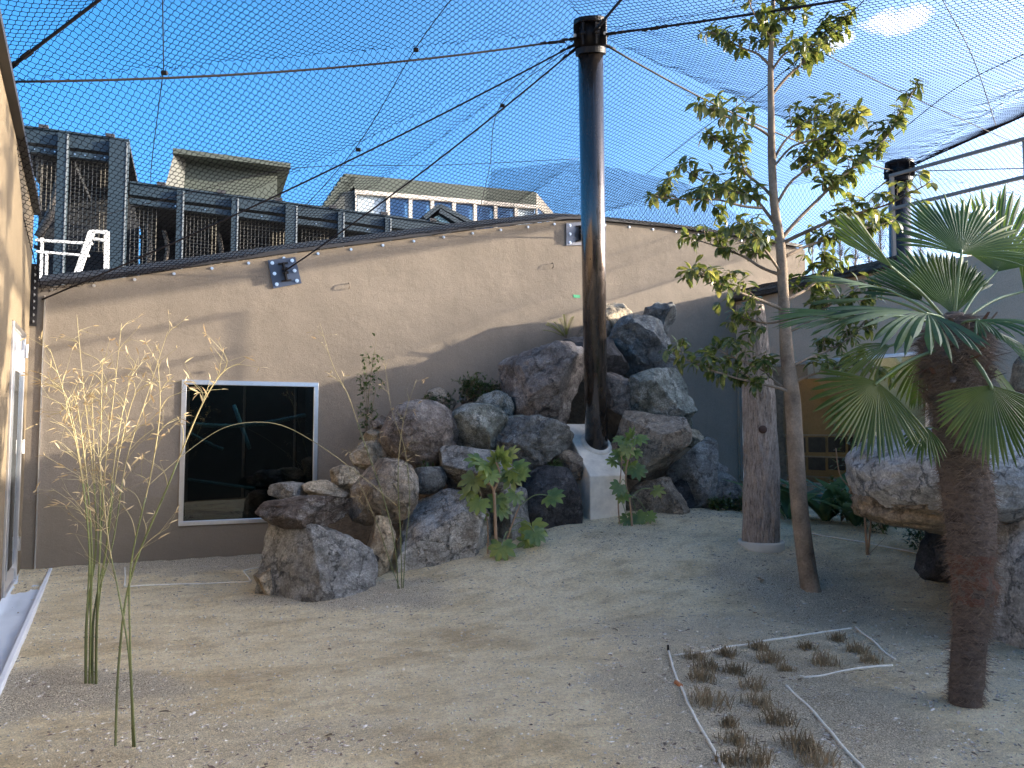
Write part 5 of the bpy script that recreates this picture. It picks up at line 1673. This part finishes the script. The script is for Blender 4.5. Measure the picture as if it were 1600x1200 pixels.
fan(f_(1548, 602, -.35), f_(1556, 722, -.42), V((0, -1, .35)), 80, 38, M['frond_old'], .10, f_(1516, 556, -.15), .06, .45, seed=13, pet_r=.010)
fan(f_(1530, 560, .25), f_(1600, 610, .45), V((.2, -.7, .6)), 50, 24, M['frond'], .3, pcen, .0, .5, seed=14)
fan(f_(1440, 560, .3), f_(1410, 612, .5), V((-.2, -.8, .5)), 50, 22, M['frond'], .3, pcen, .0, .5, seed=15)
fan(f_(1600, 455, .3), f_(1668, 408, .2), V((0, -1, .3)), 60, 24, M['frond'], .1, f_(1500, 505), .0, .5, seed=16)
fan(f_(1610, 505, .1), f_(1660, 560, .1), V((0, -1, .3)), 60, 24, M['frond'], .2, f_(1505, 515), .0, .5, seed=17)
fan(f_(1448, 668, -.1), f_(1435, 706, -.2), V((-.2, -.8, .5)), 60, 16, M['frond'], .3, f_(1466, 672, -.02), .0, .4, seed=18, pet_r=.004)
fan(f_(1480, 480, .35), f_(1440, 380, .7), V((0, -1, .3)), 55, 24, M['frond'], .05, pcen, .0, .5, seed=19)
fan(f_(1440, 470, .45), f_(1368, 412, .75), V((0, -1, .6)), 45, 22, M['frond'], .08, pcen, .0, .5, seed=20)

# ------------------------------------------------------------------ dry bamboo clumps
M['culm'] = simple('olive_culm', (.13, .15, .05), .5, var=.35, scale=5)
M['straw'] = leafmat('dry_bamboo', (.30, .24, .13), (.44, .37, .22), .25, .6, 20)
M['strawstem'] = simple('straw_stem', (.33, .28, .14), .6, var=.2, scale=8)
BL = leaf_mesh('blade', .075, .011, M['straw'], .3, .2, 3)


def bamboo(label, culms, base, Y, seed, nb=14, twl=.30, r=.0065, top_from=.35):
    rs = random.Random(seed)
    root = thing('bamboo', label, 'bamboo', base, 'dry bamboo clumps')
    lv = MB(); tw = MB()
    for path, dz, rr in culms:
        P3 = [at(x, y, Y + dz * i / (len(path) - 1)) for i, (x, y) in enumerate(path)]
        s = smooth_path(P3, 7); k = len(s); r0 = r * rr
        radii = [r0 * (1 - .8 * (i / (k - 1)) ** 1.5) for i in range(k)]
        lo = MB().tube(s[:int(k * .55) + 1], radii[:int(k * .55) + 1], 7)
        for i in range(2, int(k * .55), 3):
            d = (s[i + 1] - s[i]).normalized(); lo.tube([s[i] - d * .004, s[i] + d * .004], radii[i] * 1.35, 7)
        lo.build('culm', M['culm'], root, smooth=True)
        tw.tube(s[int(k * .55):], radii[int(k * .55):], 6, False)
        n = int(nb * rs.uniform(.8, 1.2))
        for j in range(n):
            f = top_from + (1 - top_from) * ((j + rs.random()) / n); i = min(k - 2, int(f * (k - 1)))
            p = s[i]; d = (s[i + 1] - s[i]).normalized()
            sd_ = V((rs.gauss(0, 1), rs.gauss(0, .8), 0)).normalized()
            l = twl * rs.uniform(.35, 1.1) * (1.25 - f)
            e1 = p + (d * .75 + sd_ * .45).normalized() * l * .55; e2 = e1 + (d * .6 + sd_ * .75 + V((0, 0, rs.uniform(-.3, .35)))).normalized() * l * .6
            q = smooth_path([p, e1, e2], 4); tw.tube(q, lin(r0 * .42, r0 * .16, len(q)), 4, False)
            for w in range(rs.randint(1, 4)):
                g = q[rs.randint(3, len(q) - 1)]; dd = ((e2 - e1).normalized() + V((rs.gauss(0, .5), rs.gauss(0, .5), rs.gauss(0, .45)))).normalized()
                l2 = rs.uniform(.05, .14); h = g + dd * l2
                tw.tube([g, h], [.0011, .0007], 3, False)
                for b in range(rs.randint(1, 3)):
                    d3 = (dd + V((rs.gauss(0, .6), rs.gauss(0, .6), rs.gauss(0, .5)))).normalized()
                    add_leaf(lv, BL, h, aim(d3, V((rs.gauss(0, 1), rs.gauss(0, 1), 1)).normalized()), rs.uniform(.35, .95))
    tag(tw.build('twigs', M['strawstem'], root, smooth=True), kind='stuff')
    tag(lv.build('leaves', M['straw'], root), kind='stuff')
    return root


b1 = gp(145, 1072)
cul = []
tops = [(120, 492), (190, 505), (262, 518), (82, 600), (78, 545), (160, 560), (215, 560), (100, 640), (140, 620), (235, 600)]
for i, (tx, ty) in enumerate(tops):
    bx_ = 133 + (i * 37 % 21); r_ = random.Random(i)
    mid = 138 + (tx - 60) * .17 + r_.uniform(-4, 4)
    cul.append(([(bx_, 1074), (bx_ + 2, 960), (mid, 850), (mid + (tx - mid) * .25, 720), (mid + (tx - mid) * .62, 620), (tx, ty)], r_.uniform(-.25, .3), r_.uniform(.75, 1.05)))
bamboo('dense straw-coloured bamboo clump with dark olive stems in the left foreground', cul, b1, b1.y, 3, 12, .32, .0062, .42)
b2 = gp(192, 1168)
bamboo('sparse bamboo of three leaning stems at the lower left, arching across the window',
       [([(180, 1174), (186, 1030), (205, 900), (262, 760), (312, 640), (345, 585), (372, 568)], .2, 1.0),
        ([(208, 1168), (202, 1030), (186, 930), (170, 850), (160, 760), (152, 690)], .1, .85),
        ([(211, 1170), (203, 1000), (205, 880), (236, 740), (250, 640), (246, 560)], -.1, .8)], b2, b2.y, 4, 10, .30, .0062, .4)
b3 = gp(625, 921)
bamboo('thin wispy bamboo in front of the rock pile by the white-topped boulder',
       [([(622, 921), (618, 860), (600, 780), (565, 680), (545, 620), (520, 570), (500, 505)], .2, .8),
        ([(628, 920), (626, 840), (622, 740), (630, 660), (650, 595)], .0, .8),
        ([(625, 921), (610, 880), (590, 820), (560, 750), (545, 700)], -.1, .6),
        ([(630, 921), (634, 850), (640, 780), (632, 700), (612, 640), (600, 560)], .3, .6)], b3, b3.y, 5, 7, .26, .0068, .35)
# long single dry shoots across the window
m = MB(); m.tube(smooth_path([at(230, 760, 5.6), at(300, 700, 5.9), at(360, 665, 6.1), at(430, 662, 6.3), at(490, 690, 6.5), at(560, 740, 6.7), at(620, 790, 6.8)], 6), .0028, 5)
tag(m.build('bamboo_shoot', M['strawstem'], origin=at(230, 760, 5.6), smooth=True), 'single long dry bamboo shoot arching across the lower half of the dark window', 'bamboo')

# ------------------------------------------------------------------ broad-leaved shrubs with hand-shaped leaves
M['fatsia'] = leafmat('hand_leaf', (.08, .14, .045), (.19, .26, .07), .3, .35, 6)
M['fatsia_pale'] = leafmat('hand_leaf_pale', (.16, .20, .06), (.30, .34, .12), .35, .4, 6)
M['fstem'] = simple('tan_stem', (.33, .22, .14), .8, var=.25, scale=20, bs=.4)


def hand_leaf(name, mat, lobes=8, seed=0):
    vs = [(0, 0, 0)]; fs = []
    rs = random.Random(seed)
    for i in range(lobes):
        th = math.radians(-125 + 250 * i / (lobes - 1)); L = (.5 - .13 * abs(i - (lobes - 1) / 2) / (lobes / 2)) * rs.uniform(.9, 1.08); d = (math.sin(th), math.cos(th)); s = (math.cos(th), -math.sin(th))
        prof = [(.22, .085), (.45, .075), (.68, .095), (.87, .055)]; b = len(vs)
        for t, w in prof:
            r = L * t; z = -.16 * L * t * t
            for sg, dz_ in ((-1, .012), (0, -.008), (1, .012)): vs.append((d[0] * r + s[0] * w * sg, d[1] * r + s[1] * w * sg, z + dz_ * (1 if sg else 1)))
        vs.append((d[0] * L, d[1] * L, -.22 * L))
        fs += [(0, b + 1, b), (0, b + 2, b + 1)]
        for k in range(3):
            for q in (0, 1): fs.append((b + k * 3 + q, b + k * 3 + q + 1, b + k * 3 + q + 4, b + k * 3 + q + 3))
        fs += [(b + 9, b + 10, b + 12), (b + 10, b + 11, b + 12)]
    me = bpy.data.meshes.new(name); me.from_pydata(vs, [], fs); me.materials.append(mat); me.shade_smooth(); return me


HL = [hand_leaf('leaf', M['fatsia'], 8, 1), hand_leaf('leaf', M['fatsia'], 7, 2), hand_leaf('leaf', M['fatsia_pale'], 7, 3)]


def fatsia(label, base, Y, stems, leaves_, seed):
    rs = random.Random(seed); root = thing('broadleaf_shrub', label, 'shrub', base, 'shrubs with hand-shaped leaves')
    nodes = []
    for path, r in stems:
        s = smooth_path([at(x, y, Y + d) for x, y, d in path], 6)
        m = MB().tube(s, lin(r, r * .62, len(s)), 9); m.build('stem', M['fstem'], root, smooth=True); nodes += s[len(s) // 3:]
    for (x, y, sz, dx, dy, kind) in leaves_:
        dpt = rs.uniform(-.15, .12); c = at(x, y, Y + dpt); src = min(nodes, key=lambda n: (n - c).length * rs.uniform(.8, 1.2))
        d = V((dx, -.5, dy)).normalized(); nrm = V((rs.uniform(-.35, .35), -.85, .75)).normalized()
        sc = sz / FPX * Y * .98
        hub = c - d * sc * .15
        m = MB(); m.tube(smooth_path([src, src.lerp(hub, .5) + V((0, 0, .06)), hub], 5), .0045, 5, False); m.build('leaf_stalk', M['petiole'], root, smooth=True)
        put(HL[kind], 'leaf', root, hub, aim(d, nrm, rs.uniform(-.2, .2)).to_quaternion(), scale=sc)
    return root


fb = gp(775, 868)
fatsia('shrub with large hand-shaped leaves and forked tan stem left of the concrete wedge', fb, fb.y,
       [([(776, 872, 0), (774, 820, 0), (771, 765, 0), (760, 752, 0), (757, 735, .03)], .019), ([(771, 768, 0), (778, 752, 0), (780, 735, .0), (775, 722, 0)], .013),
        ([(762, 868, .05), (762, 820, .05), (754, 785, .04), (750, 768, .04)], .009), ([(790, 850, .03), (800, 820, .02), (812, 790, 0)], .009)],
       [(742, 722, 48, -.5, -.3, 1), (735, 755, 60, -.5, -.8, 2), (728, 772, 40, -.8, -.6, 2), (762, 735, 50, 0, -.9, 0), (752, 725, 50, -.6, .2, 1), (785, 712, 52, .2, .7, 0), (800, 708, 46, .6, .5, 2), (812, 735, 56, .6, -.2, 0), (800, 752, 52, .3, -.9, 2),
        (798, 745, 40, .2, -.9, 1), (780, 785, 46, .3, -.9, 0), (745, 790, 50, -.5, -.8, 0), (735, 800, 40, -.8, -.4, 1), (785, 800, 46, .4, -.8, 0), (818, 740, 40, .8, .2, 0), (868, 776, 50, .9, -.1, 0), (832, 832, 62, .1, -.9, 0), (840, 838, 50, .6, -.7, 0),
        (824, 850, 46, -.3, -.9, 1), (784, 862, 56, 0, -.9, 0), (772, 715, 40, -.2, .7, 2), (768, 748, 40, .2, -.9, 1), (805, 780, 42, -.1, -.9, 1), (752, 808, 36, .2, -.9, 1)], 1)
fb = gp(985, 822)
fatsia('smaller shrub with hand-shaped leaves just right of the concrete wedge', fb, fb.y,
       [([(988, 826, 0), (985, 790, 0), (978, 755, 0), (980, 725, 0), (990, 700, 0)], .012), ([(968, 818, .03), (966, 780, .03), (970, 740, .02), (972, 700, .02)], .009)],
       [(970, 688, 42, -.6, -.2, 0), (1002, 686, 44, .8, -.1, 0), (985, 678, 40, 0, .7, 1), (965, 712, 36, -.7, -.5, 1), (980, 705, 38, .1, -.8, 2), (996, 708, 36, .8, -.4, 1), (998, 738, 42, .5, -.8, 0), (985, 730, 34, -.2, -.9, 1), (966, 765, 38, -.4, -.8, 0), (972, 778, 32, -.3, -.9, 0),
        (1030, 767, 34, .9, -.2, 2), (998, 812, 44, .3, -.8, 0), (1018, 808, 30, .9, -.4, 0), (978, 815, 34, -.4, -.8, 1), (955, 722, 28, -.9, -.3, 1)], 2)

# ------------------------------------------------------------------ small shrubs, creeping plants, weeds
SL_ = leaf_mesh('leaf', .055, .022, M['leaf_dark'], .2, .25, 4)


def shrub(label, base, top, Y, n, spread, seed, mat=None, cat='shrub', group=None, name='leafy_shrub', lf=None, lsc=1.0, stems=4):
    rs = random.Random(seed); root = thing(name, label, cat, base, group); lv = MB(); st = MB(); lf = lf or SL_
    H = (top - base).length
    for j in range(stems):
        e = top + V((rs.uniform(-1, 1) * spread * .8, rs.uniform(-1, 1) * spread * .5, -rs.uniform(0, .45) * H)) if j else top
        s = smooth_path([base, base.lerp(e, .5) + V((rs.uniform(-.04, .04), 0, .03)), e], 6); st.tube(s, lin(.010 if j == 0 else .006, .002, len(s)), 5, False)
        for k in range(n // stems):
            p = s[rs.randint(len(s) // 4, len(s) - 1)]; d = V((rs.gauss(0, 1), rs.gauss(0, 1), rs.gauss(.3, .6))).normalized(); l = rs.uniform(.02, spread * .45)
            q = p + d * l; st.tube([p, q], .0018, 3, False)
            for w in range(rs.randint(3, 6)):
                dd = (d + V((rs.gauss(0, .8), rs.gauss(0, .8), rs.gauss(0, .7)))).normalized(); add_leaf(lv, lf, q, aim(dd, U, rs.uniform(-.6, .6)), rs.uniform(.6, 1.15) * lsc)
    st.build('stems', M['twig'], root, smooth=True); tag(lv.build('foliage', mat or M['leaf_dark'], root, smooth=True), kind='stuff')
    return root


shrub('upright small-leaved green shrub against the wall right of the dark window', at(572, 705, 9.25), at(588, 530, 9.3), 9.25, 110, .26, 21)
YG = leaf_mesh('leaf', .10, .02, M['leaf_dark'], .3, .2, 4)
for i, (x, y, Y, sp_, lab, nn_) in enumerate([
    (730, 612, 9.35, .42, 'creeping green plant spilling over the stones left of the purple boulder', 260), (690, 622, 9.2, .2, 'low green plant around the rusty tan rock', 130),
    (765, 603, 9.6, .22, 'green creeper against the left shoulder of the purple boulder', 120),
    (665, 728, 8.45, .13, 'tuft of grass-like leaves above the small blue grey boulder', 30), (792, 660, 9.0, .10, 'small green tuft beside the speckled green stone', 24),
    (866, 722, 8.8, .14, 'dark green fern in the gap left of the concrete wedge', 36), (985, 600, 9.7, .12, 'small green tuft right of the pole at mid height', 26),
    (470, 752, 8.2, .05, 'tiny sprig of green on the slab top before the window', 8), (800, 610, 9.5, .1, 'small weed at the left edge of the purple boulder', 20)]):
    b = at(x, y + 14, Y); shrub(lab, b, b + V((0, 0, sp_ * .55)), Y, nn_, sp_, 40 + i, cat='plant', group='small plants among the boulders', name='creeping_plant', lf=YG if i in (3, 4, 5, 6) else None, lsc=.8, stems=5)
# fern throwing the feathery shadow high on the back wall
b = at(885, 528, 10.45); root = thing('fern', 'yellow green fern at the crest of the pile left of the pole', 'fern', b)
R3 = random.Random(9); lv = MB(); st = MB(); FL = leaf_mesh('leaf', .05, .012, M['fatsia_pale'], .1, .1, 3)
for k in range(9):
    d = V((R3.uniform(-1.3, .4), R3.uniform(-.5, .5), R3.uniform(.35, 1.1))).normalized(); s = smooth_path([b, b + d * .2, b + d * .36 + V((0, 0, -.04))], 5); st.tube(s, .003, 4, False)
    for i in range(2, len(s)):
        for sg in (-1, 1):
            for rep in (0, .5):
                p = s[i].lerp(s[i - 1], rep); dd = (d + d.cross(U).normalized() * sg * 1.6).normalized(); add_leaf(lv, FL, p, aim(dd, U), 1.5 * (1 - i / len(s) * .6))
st.build('stems', M['twig'], root); lv.build('fronds', M['fatsia_pale'], root)

# bed at the right under the exhibit window: low ground cover, aspidistra, sapling
for i, (x, y, Y, sp_, lab) in enumerate([(1150, 812, 9.6, .32, 'flat green ground cover at the foot of the side wall left of the bark column'), (1118, 815, 9.5, .18, 'small flat weed by the dark blue boulder at the side wall'),
                                          (1232, 806, 9.7, .30, 'flat green ground cover between the bark column and the slender tree'), (1315, 818, 9.2, .4, 'low leafy plants behind the rope line right of the tree'),
                                          (1380, 828, 8.6, .35, 'low leafy plants in the shade left of the overhanging boulder'), (1440, 845, 8.0, .30, 'green weeds in the hollow under the overhanging boulder')]):
    b = at(x, y, Y); b.z = gh(b.x, b.y); shrub(lab, b, b + V((0, 0, .10 if i < 3 else .3)), Y, 90, sp_, 60 + i, cat='plant', group='low plants at the side wall', name='ground_cover', stems=6)
M['broad'] = leafmat('strap_leaf', (.06, .12, .06), (.12, .20, .10), .3, .35, 5)
BGL = leaf_mesh('leaf', .55, .13, M['broad'], .45, .3, 8)


def strap(label, x, y, n, seed, sc=1.0, mesh=None, group='strap-leaved plants by the exhibit window'):
    b = gp(x, y); rs = random.Random(seed); root = thing('strap_plant', label, 'plant', b, group)
    for k in range(n):
        an = rs.uniform(0, 6.28); d = V((math.cos(an) * .7, math.sin(an) * .5, rs.uniform(.6, 1.6))).normalized()
        put(mesh or BGL, 'leaf', root, b + V((math.cos(an), math.sin(an), 0)) * .03, aim(d, U * .6 - d * .2, rs.uniform(-.3, .3)).to_quaternion(), scale=sc * rs.uniform(.65, 1.15))
    return root


strap('plant of broad upright blue green leaves just right of the bark column', 1232, 812, 8, 1, 1.45)
strap('dark broad-leaved plant left of the sapling under the long window', 1290, 815, 20, 2, 1.35)
strap('broad-leaved plant with drooping leaves behind the sapling', 1338, 822, 18, 3, 1.3)
strap('small broad-leaved plant in the shade under the overhanging boulder', 1475, 850, 10, 4, .6)
sb = gp(1355, 868)
root = thing('sapling', 'thin bare-stemmed sapling in front of the rope line', 'sapling', sb)
m = MB()
for pth, r in (([(1355, 870), (1352, 820), (1348, 790), (1330, 765), (1312, 740), (1306, 700)], .014), ([(1356, 868), (1360, 820), (1358, 780), (1352, 700), (1350, 640)], .011), ([(1358, 866), (1385, 838)], .004), ([(1352, 800), (1366, 760), (1372, 700)], .007)):
    s = smooth_path([at(x, y, sb.y) for x, y in pth], 6); m.tube(s, lin(r, r * .4, len(s)), 8)
m.build('stem', M['fstem'], root, smooth=True)
lv = MB(); R4 = random.Random(3)
for i in range(320):
    p = at(R4.uniform(1295, 1400), R4.uniform(640, 800), sb.y + R4.uniform(-.25, .35)); d = V((R4.gauss(0, 1), R4.gauss(0, 1), R4.gauss(.1, .6))).normalized(); add_leaf(lv, SL_, p, aim(d), R4.uniform(.8, 1.6))
m2 = lv.build('foliage', M['leaf_dark'], root, smooth=True); tag(m2, kind='stuff')

# ------------------------------------------------------------------ rope edging of the planting beds
M['cord'] = simple('white_cord', (.66, .63, .56), .8, var=.15, scale=30)


def rope(px_pts, label, r=.0085, group='cords edging the planting beds'):
    P3 = []
    for (a, b) in zip(px_pts, px_pts[1:]):
        A_, B_ = gp(*a), gp(*b); k = max(2, int((B_ - A_).length / .12))
        for i in range(k):
            p = A_.lerp(B_, i / k); P3.append(p)
    P3.append(gp(*px_pts[-1]))
    out = []
    for i, p in enumerate(P3):
        w = .012 * noise.noise(V((p.x * 2, p.y * 2, 5)))
        x, y = p.x + w, p.y + w; z = float(gh_np(np.array([x]), np.array([y]))[0]) + r * .8 + .008 * max(0, noise.noise(V((x * 3, y * 3, 1)))); out.append(V((x, y, z)))
    m = MB(); m.tube(smooth_path(out, 2), r, 7)
    return tag(m.build('edging_cord', M['cord'], origin=out[0], smooth=True), label, 'cord', group)


rope([(1054, 1029), (1186, 1006), (1330, 986)], 'white cord along the back edge of the right planting bed')
rope([(1337, 984), (1368, 1008), (1399, 1034)], 'short white cord closing the far right corner of the planting bed')
rope([(1255, 1064), (1330, 1050), (1394, 1042)], 'white cord along the inner step of the planting bed below the far corner')
rope([(1229, 1076), (1255, 1098), (1274, 1116), (1300, 1148), (1319, 1172), (1347, 1203), (1365, 1235)], 'white cord running from the inner step to the bottom edge')
rope([(1045, 1021), (1058, 1066), (1075, 1101), (1098, 1145), (1127, 1203), (1142, 1240)], 'white cord along the left edge of the right planting bed')
rope([(195, 888), (196, 919), (290, 914), (391, 911), (382, 892), (406, 887)], 'pale cord framing the strip of soil below the dark window', .009)
rope([(1262, 834), (1350, 850), (1480, 876)], 'white cord along the front of the shaded bed by the side wall', .009)
c = gp(1060, 1074); m = MB(); m.tube([c + V((-.008, .035, .02)), c + V((.008, -.035, .02))], .014, 8)
tag(m.build('orange_joint', simple('rusty_sleeve', (.42, .17, .07), .7), origin=c), 'short orange sleeve on the left cord of the planting bed', 'sleeve')
c = gp(1044, 1021); m = MB(); m.tube([c - V((0, 0, .05)), c + V((0, 0, .06))], .008, 8)
tag(m.build('peg', M['blackmetal'], origin=c), 'small dark peg at the left rear corner of the planting bed', 'peg')

# dry stubble tufts
M['stubble'] = leafmat('dry_stubble', (.14, .11, .06), (.27, .22, .135), .15, .8, 40)
R5 = random.Random(8)
SPT = [(1086, 1026, 1.1), (1135, 1021, 1), (1186, 1009, .9), (1204, 1030, 1.2), (1261, 1009, .8), (1311, 996, .9), (1339, 1013, 1), (1362, 1030, .9), (1289, 1034, 1.2), (1229, 1045, .7), (1150, 1047, 1), (1096, 1058, 1.2), (1176, 1073, 1.1), (1109, 1096, 1.3),
       (1187, 1097, 1), (1219, 1124, 1.1), (1139, 1127, .6), (1150, 1157, 1), (1246, 1165, 1.2), (1277, 1189, 1.2), (1182, 1189, 1.2), (1140, 1192, .8), (1262, 1172, .8), (1106, 1040, .9)]
ORD = ['left rear corner', 'rear edge, second from the left', 'rear edge left of the middle', 'rear part below the middle of the cord', 'rear edge right of the middle', 'far right corner by the cord end', 'right end in the middle', 'right end by the short cord',
       'right half near the inner cord', 'middle beside the inner step', 'left half in the second row', 'left edge below the corner', 'middle column, third row', 'left edge by the orange sleeve', 'middle column near the bent cord', 'inner edge beside the bent cord',
       'left column, a very small one', 'left column near the bottom', 'inner edge near the bottom', 'bottom edge at the right', 'bottom edge in the middle', 'bottom edge at the left', 'lower right just above the bottom edge', 'left edge just behind the first']
for i, ((x, y, s0), o_) in enumerate(zip(SPT, ORD)):
    b = gp(x, y + 6); m = MB()
    for k in range(120):
        rr_ = (.05 + .05 * noise.noise(V((k * .21, i * 3.1, 0)))) * 1.5 * s0 * R5.random() ** .6; an = R5.uniform(0, 6.28); p = b + V((rr_ * math.cos(an), rr_ * math.sin(an), -.005)); d = V((R5.gauss(0, .35), R5.gauss(0, .35), 1)).normalized(); l = R5.uniform(.03, .085) * s0; w = V((R5.uniform(-1, 1), R5.uniform(-1, 1), 0)).normalized() * R5.uniform(.0015, .004)
        e = p + d * l; e2 = e + V((R5.gauss(0, .02), R5.gauss(0, .02), R5.uniform(-.015, .01)))
        m.add([p - w, p + w, e + w * .8, e - w * .8, e2], [(0, 1, 2, 3), (3, 2, 4)])
    tag(m.build('dry_tuft', M['stubble'], origin=b), 'dry brown grass tuft in the right bed: ' + o_, 'grass tuft', 'dry tufts in the planting bed')
# a few fallen leaves and twigs that read singly
R6 = random.Random(12); FLm = leaf_mesh('fallen_leaf', .07, .03, simple('dead_leaf', (.16, .12, .07), .8), .2, .5, 4)
for i, (x, y, lab) in enumerate([(1180, 905, 'dark fallen leaf on the sand just left of the slender tree'), (1195, 908, 'fallen leaf closest to the foot of the slender tree'), (1330, 975, 'fallen leaf just behind the far corner of the bed'), (955, 985, 'lone fallen leaf in the middle of the sand'), (520, 1155, 'curled fallen leaf near the bottom edge of the sand'), (247, 1118, 'dark leaf scrap to the right of the sparse bamboo foot')]):
    b = gp(x, y) + V((0, 0, .015)); o = bpy.data.objects.new('fallen_leaf', FLm); COL.objects.link(o); o.location = b; o.rotation_euler = (R6.uniform(-.2, .2), R6.uniform(-.3, .3), R6.uniform(0, 6)); tag(o, lab, 'leaf', 'fallen leaves')
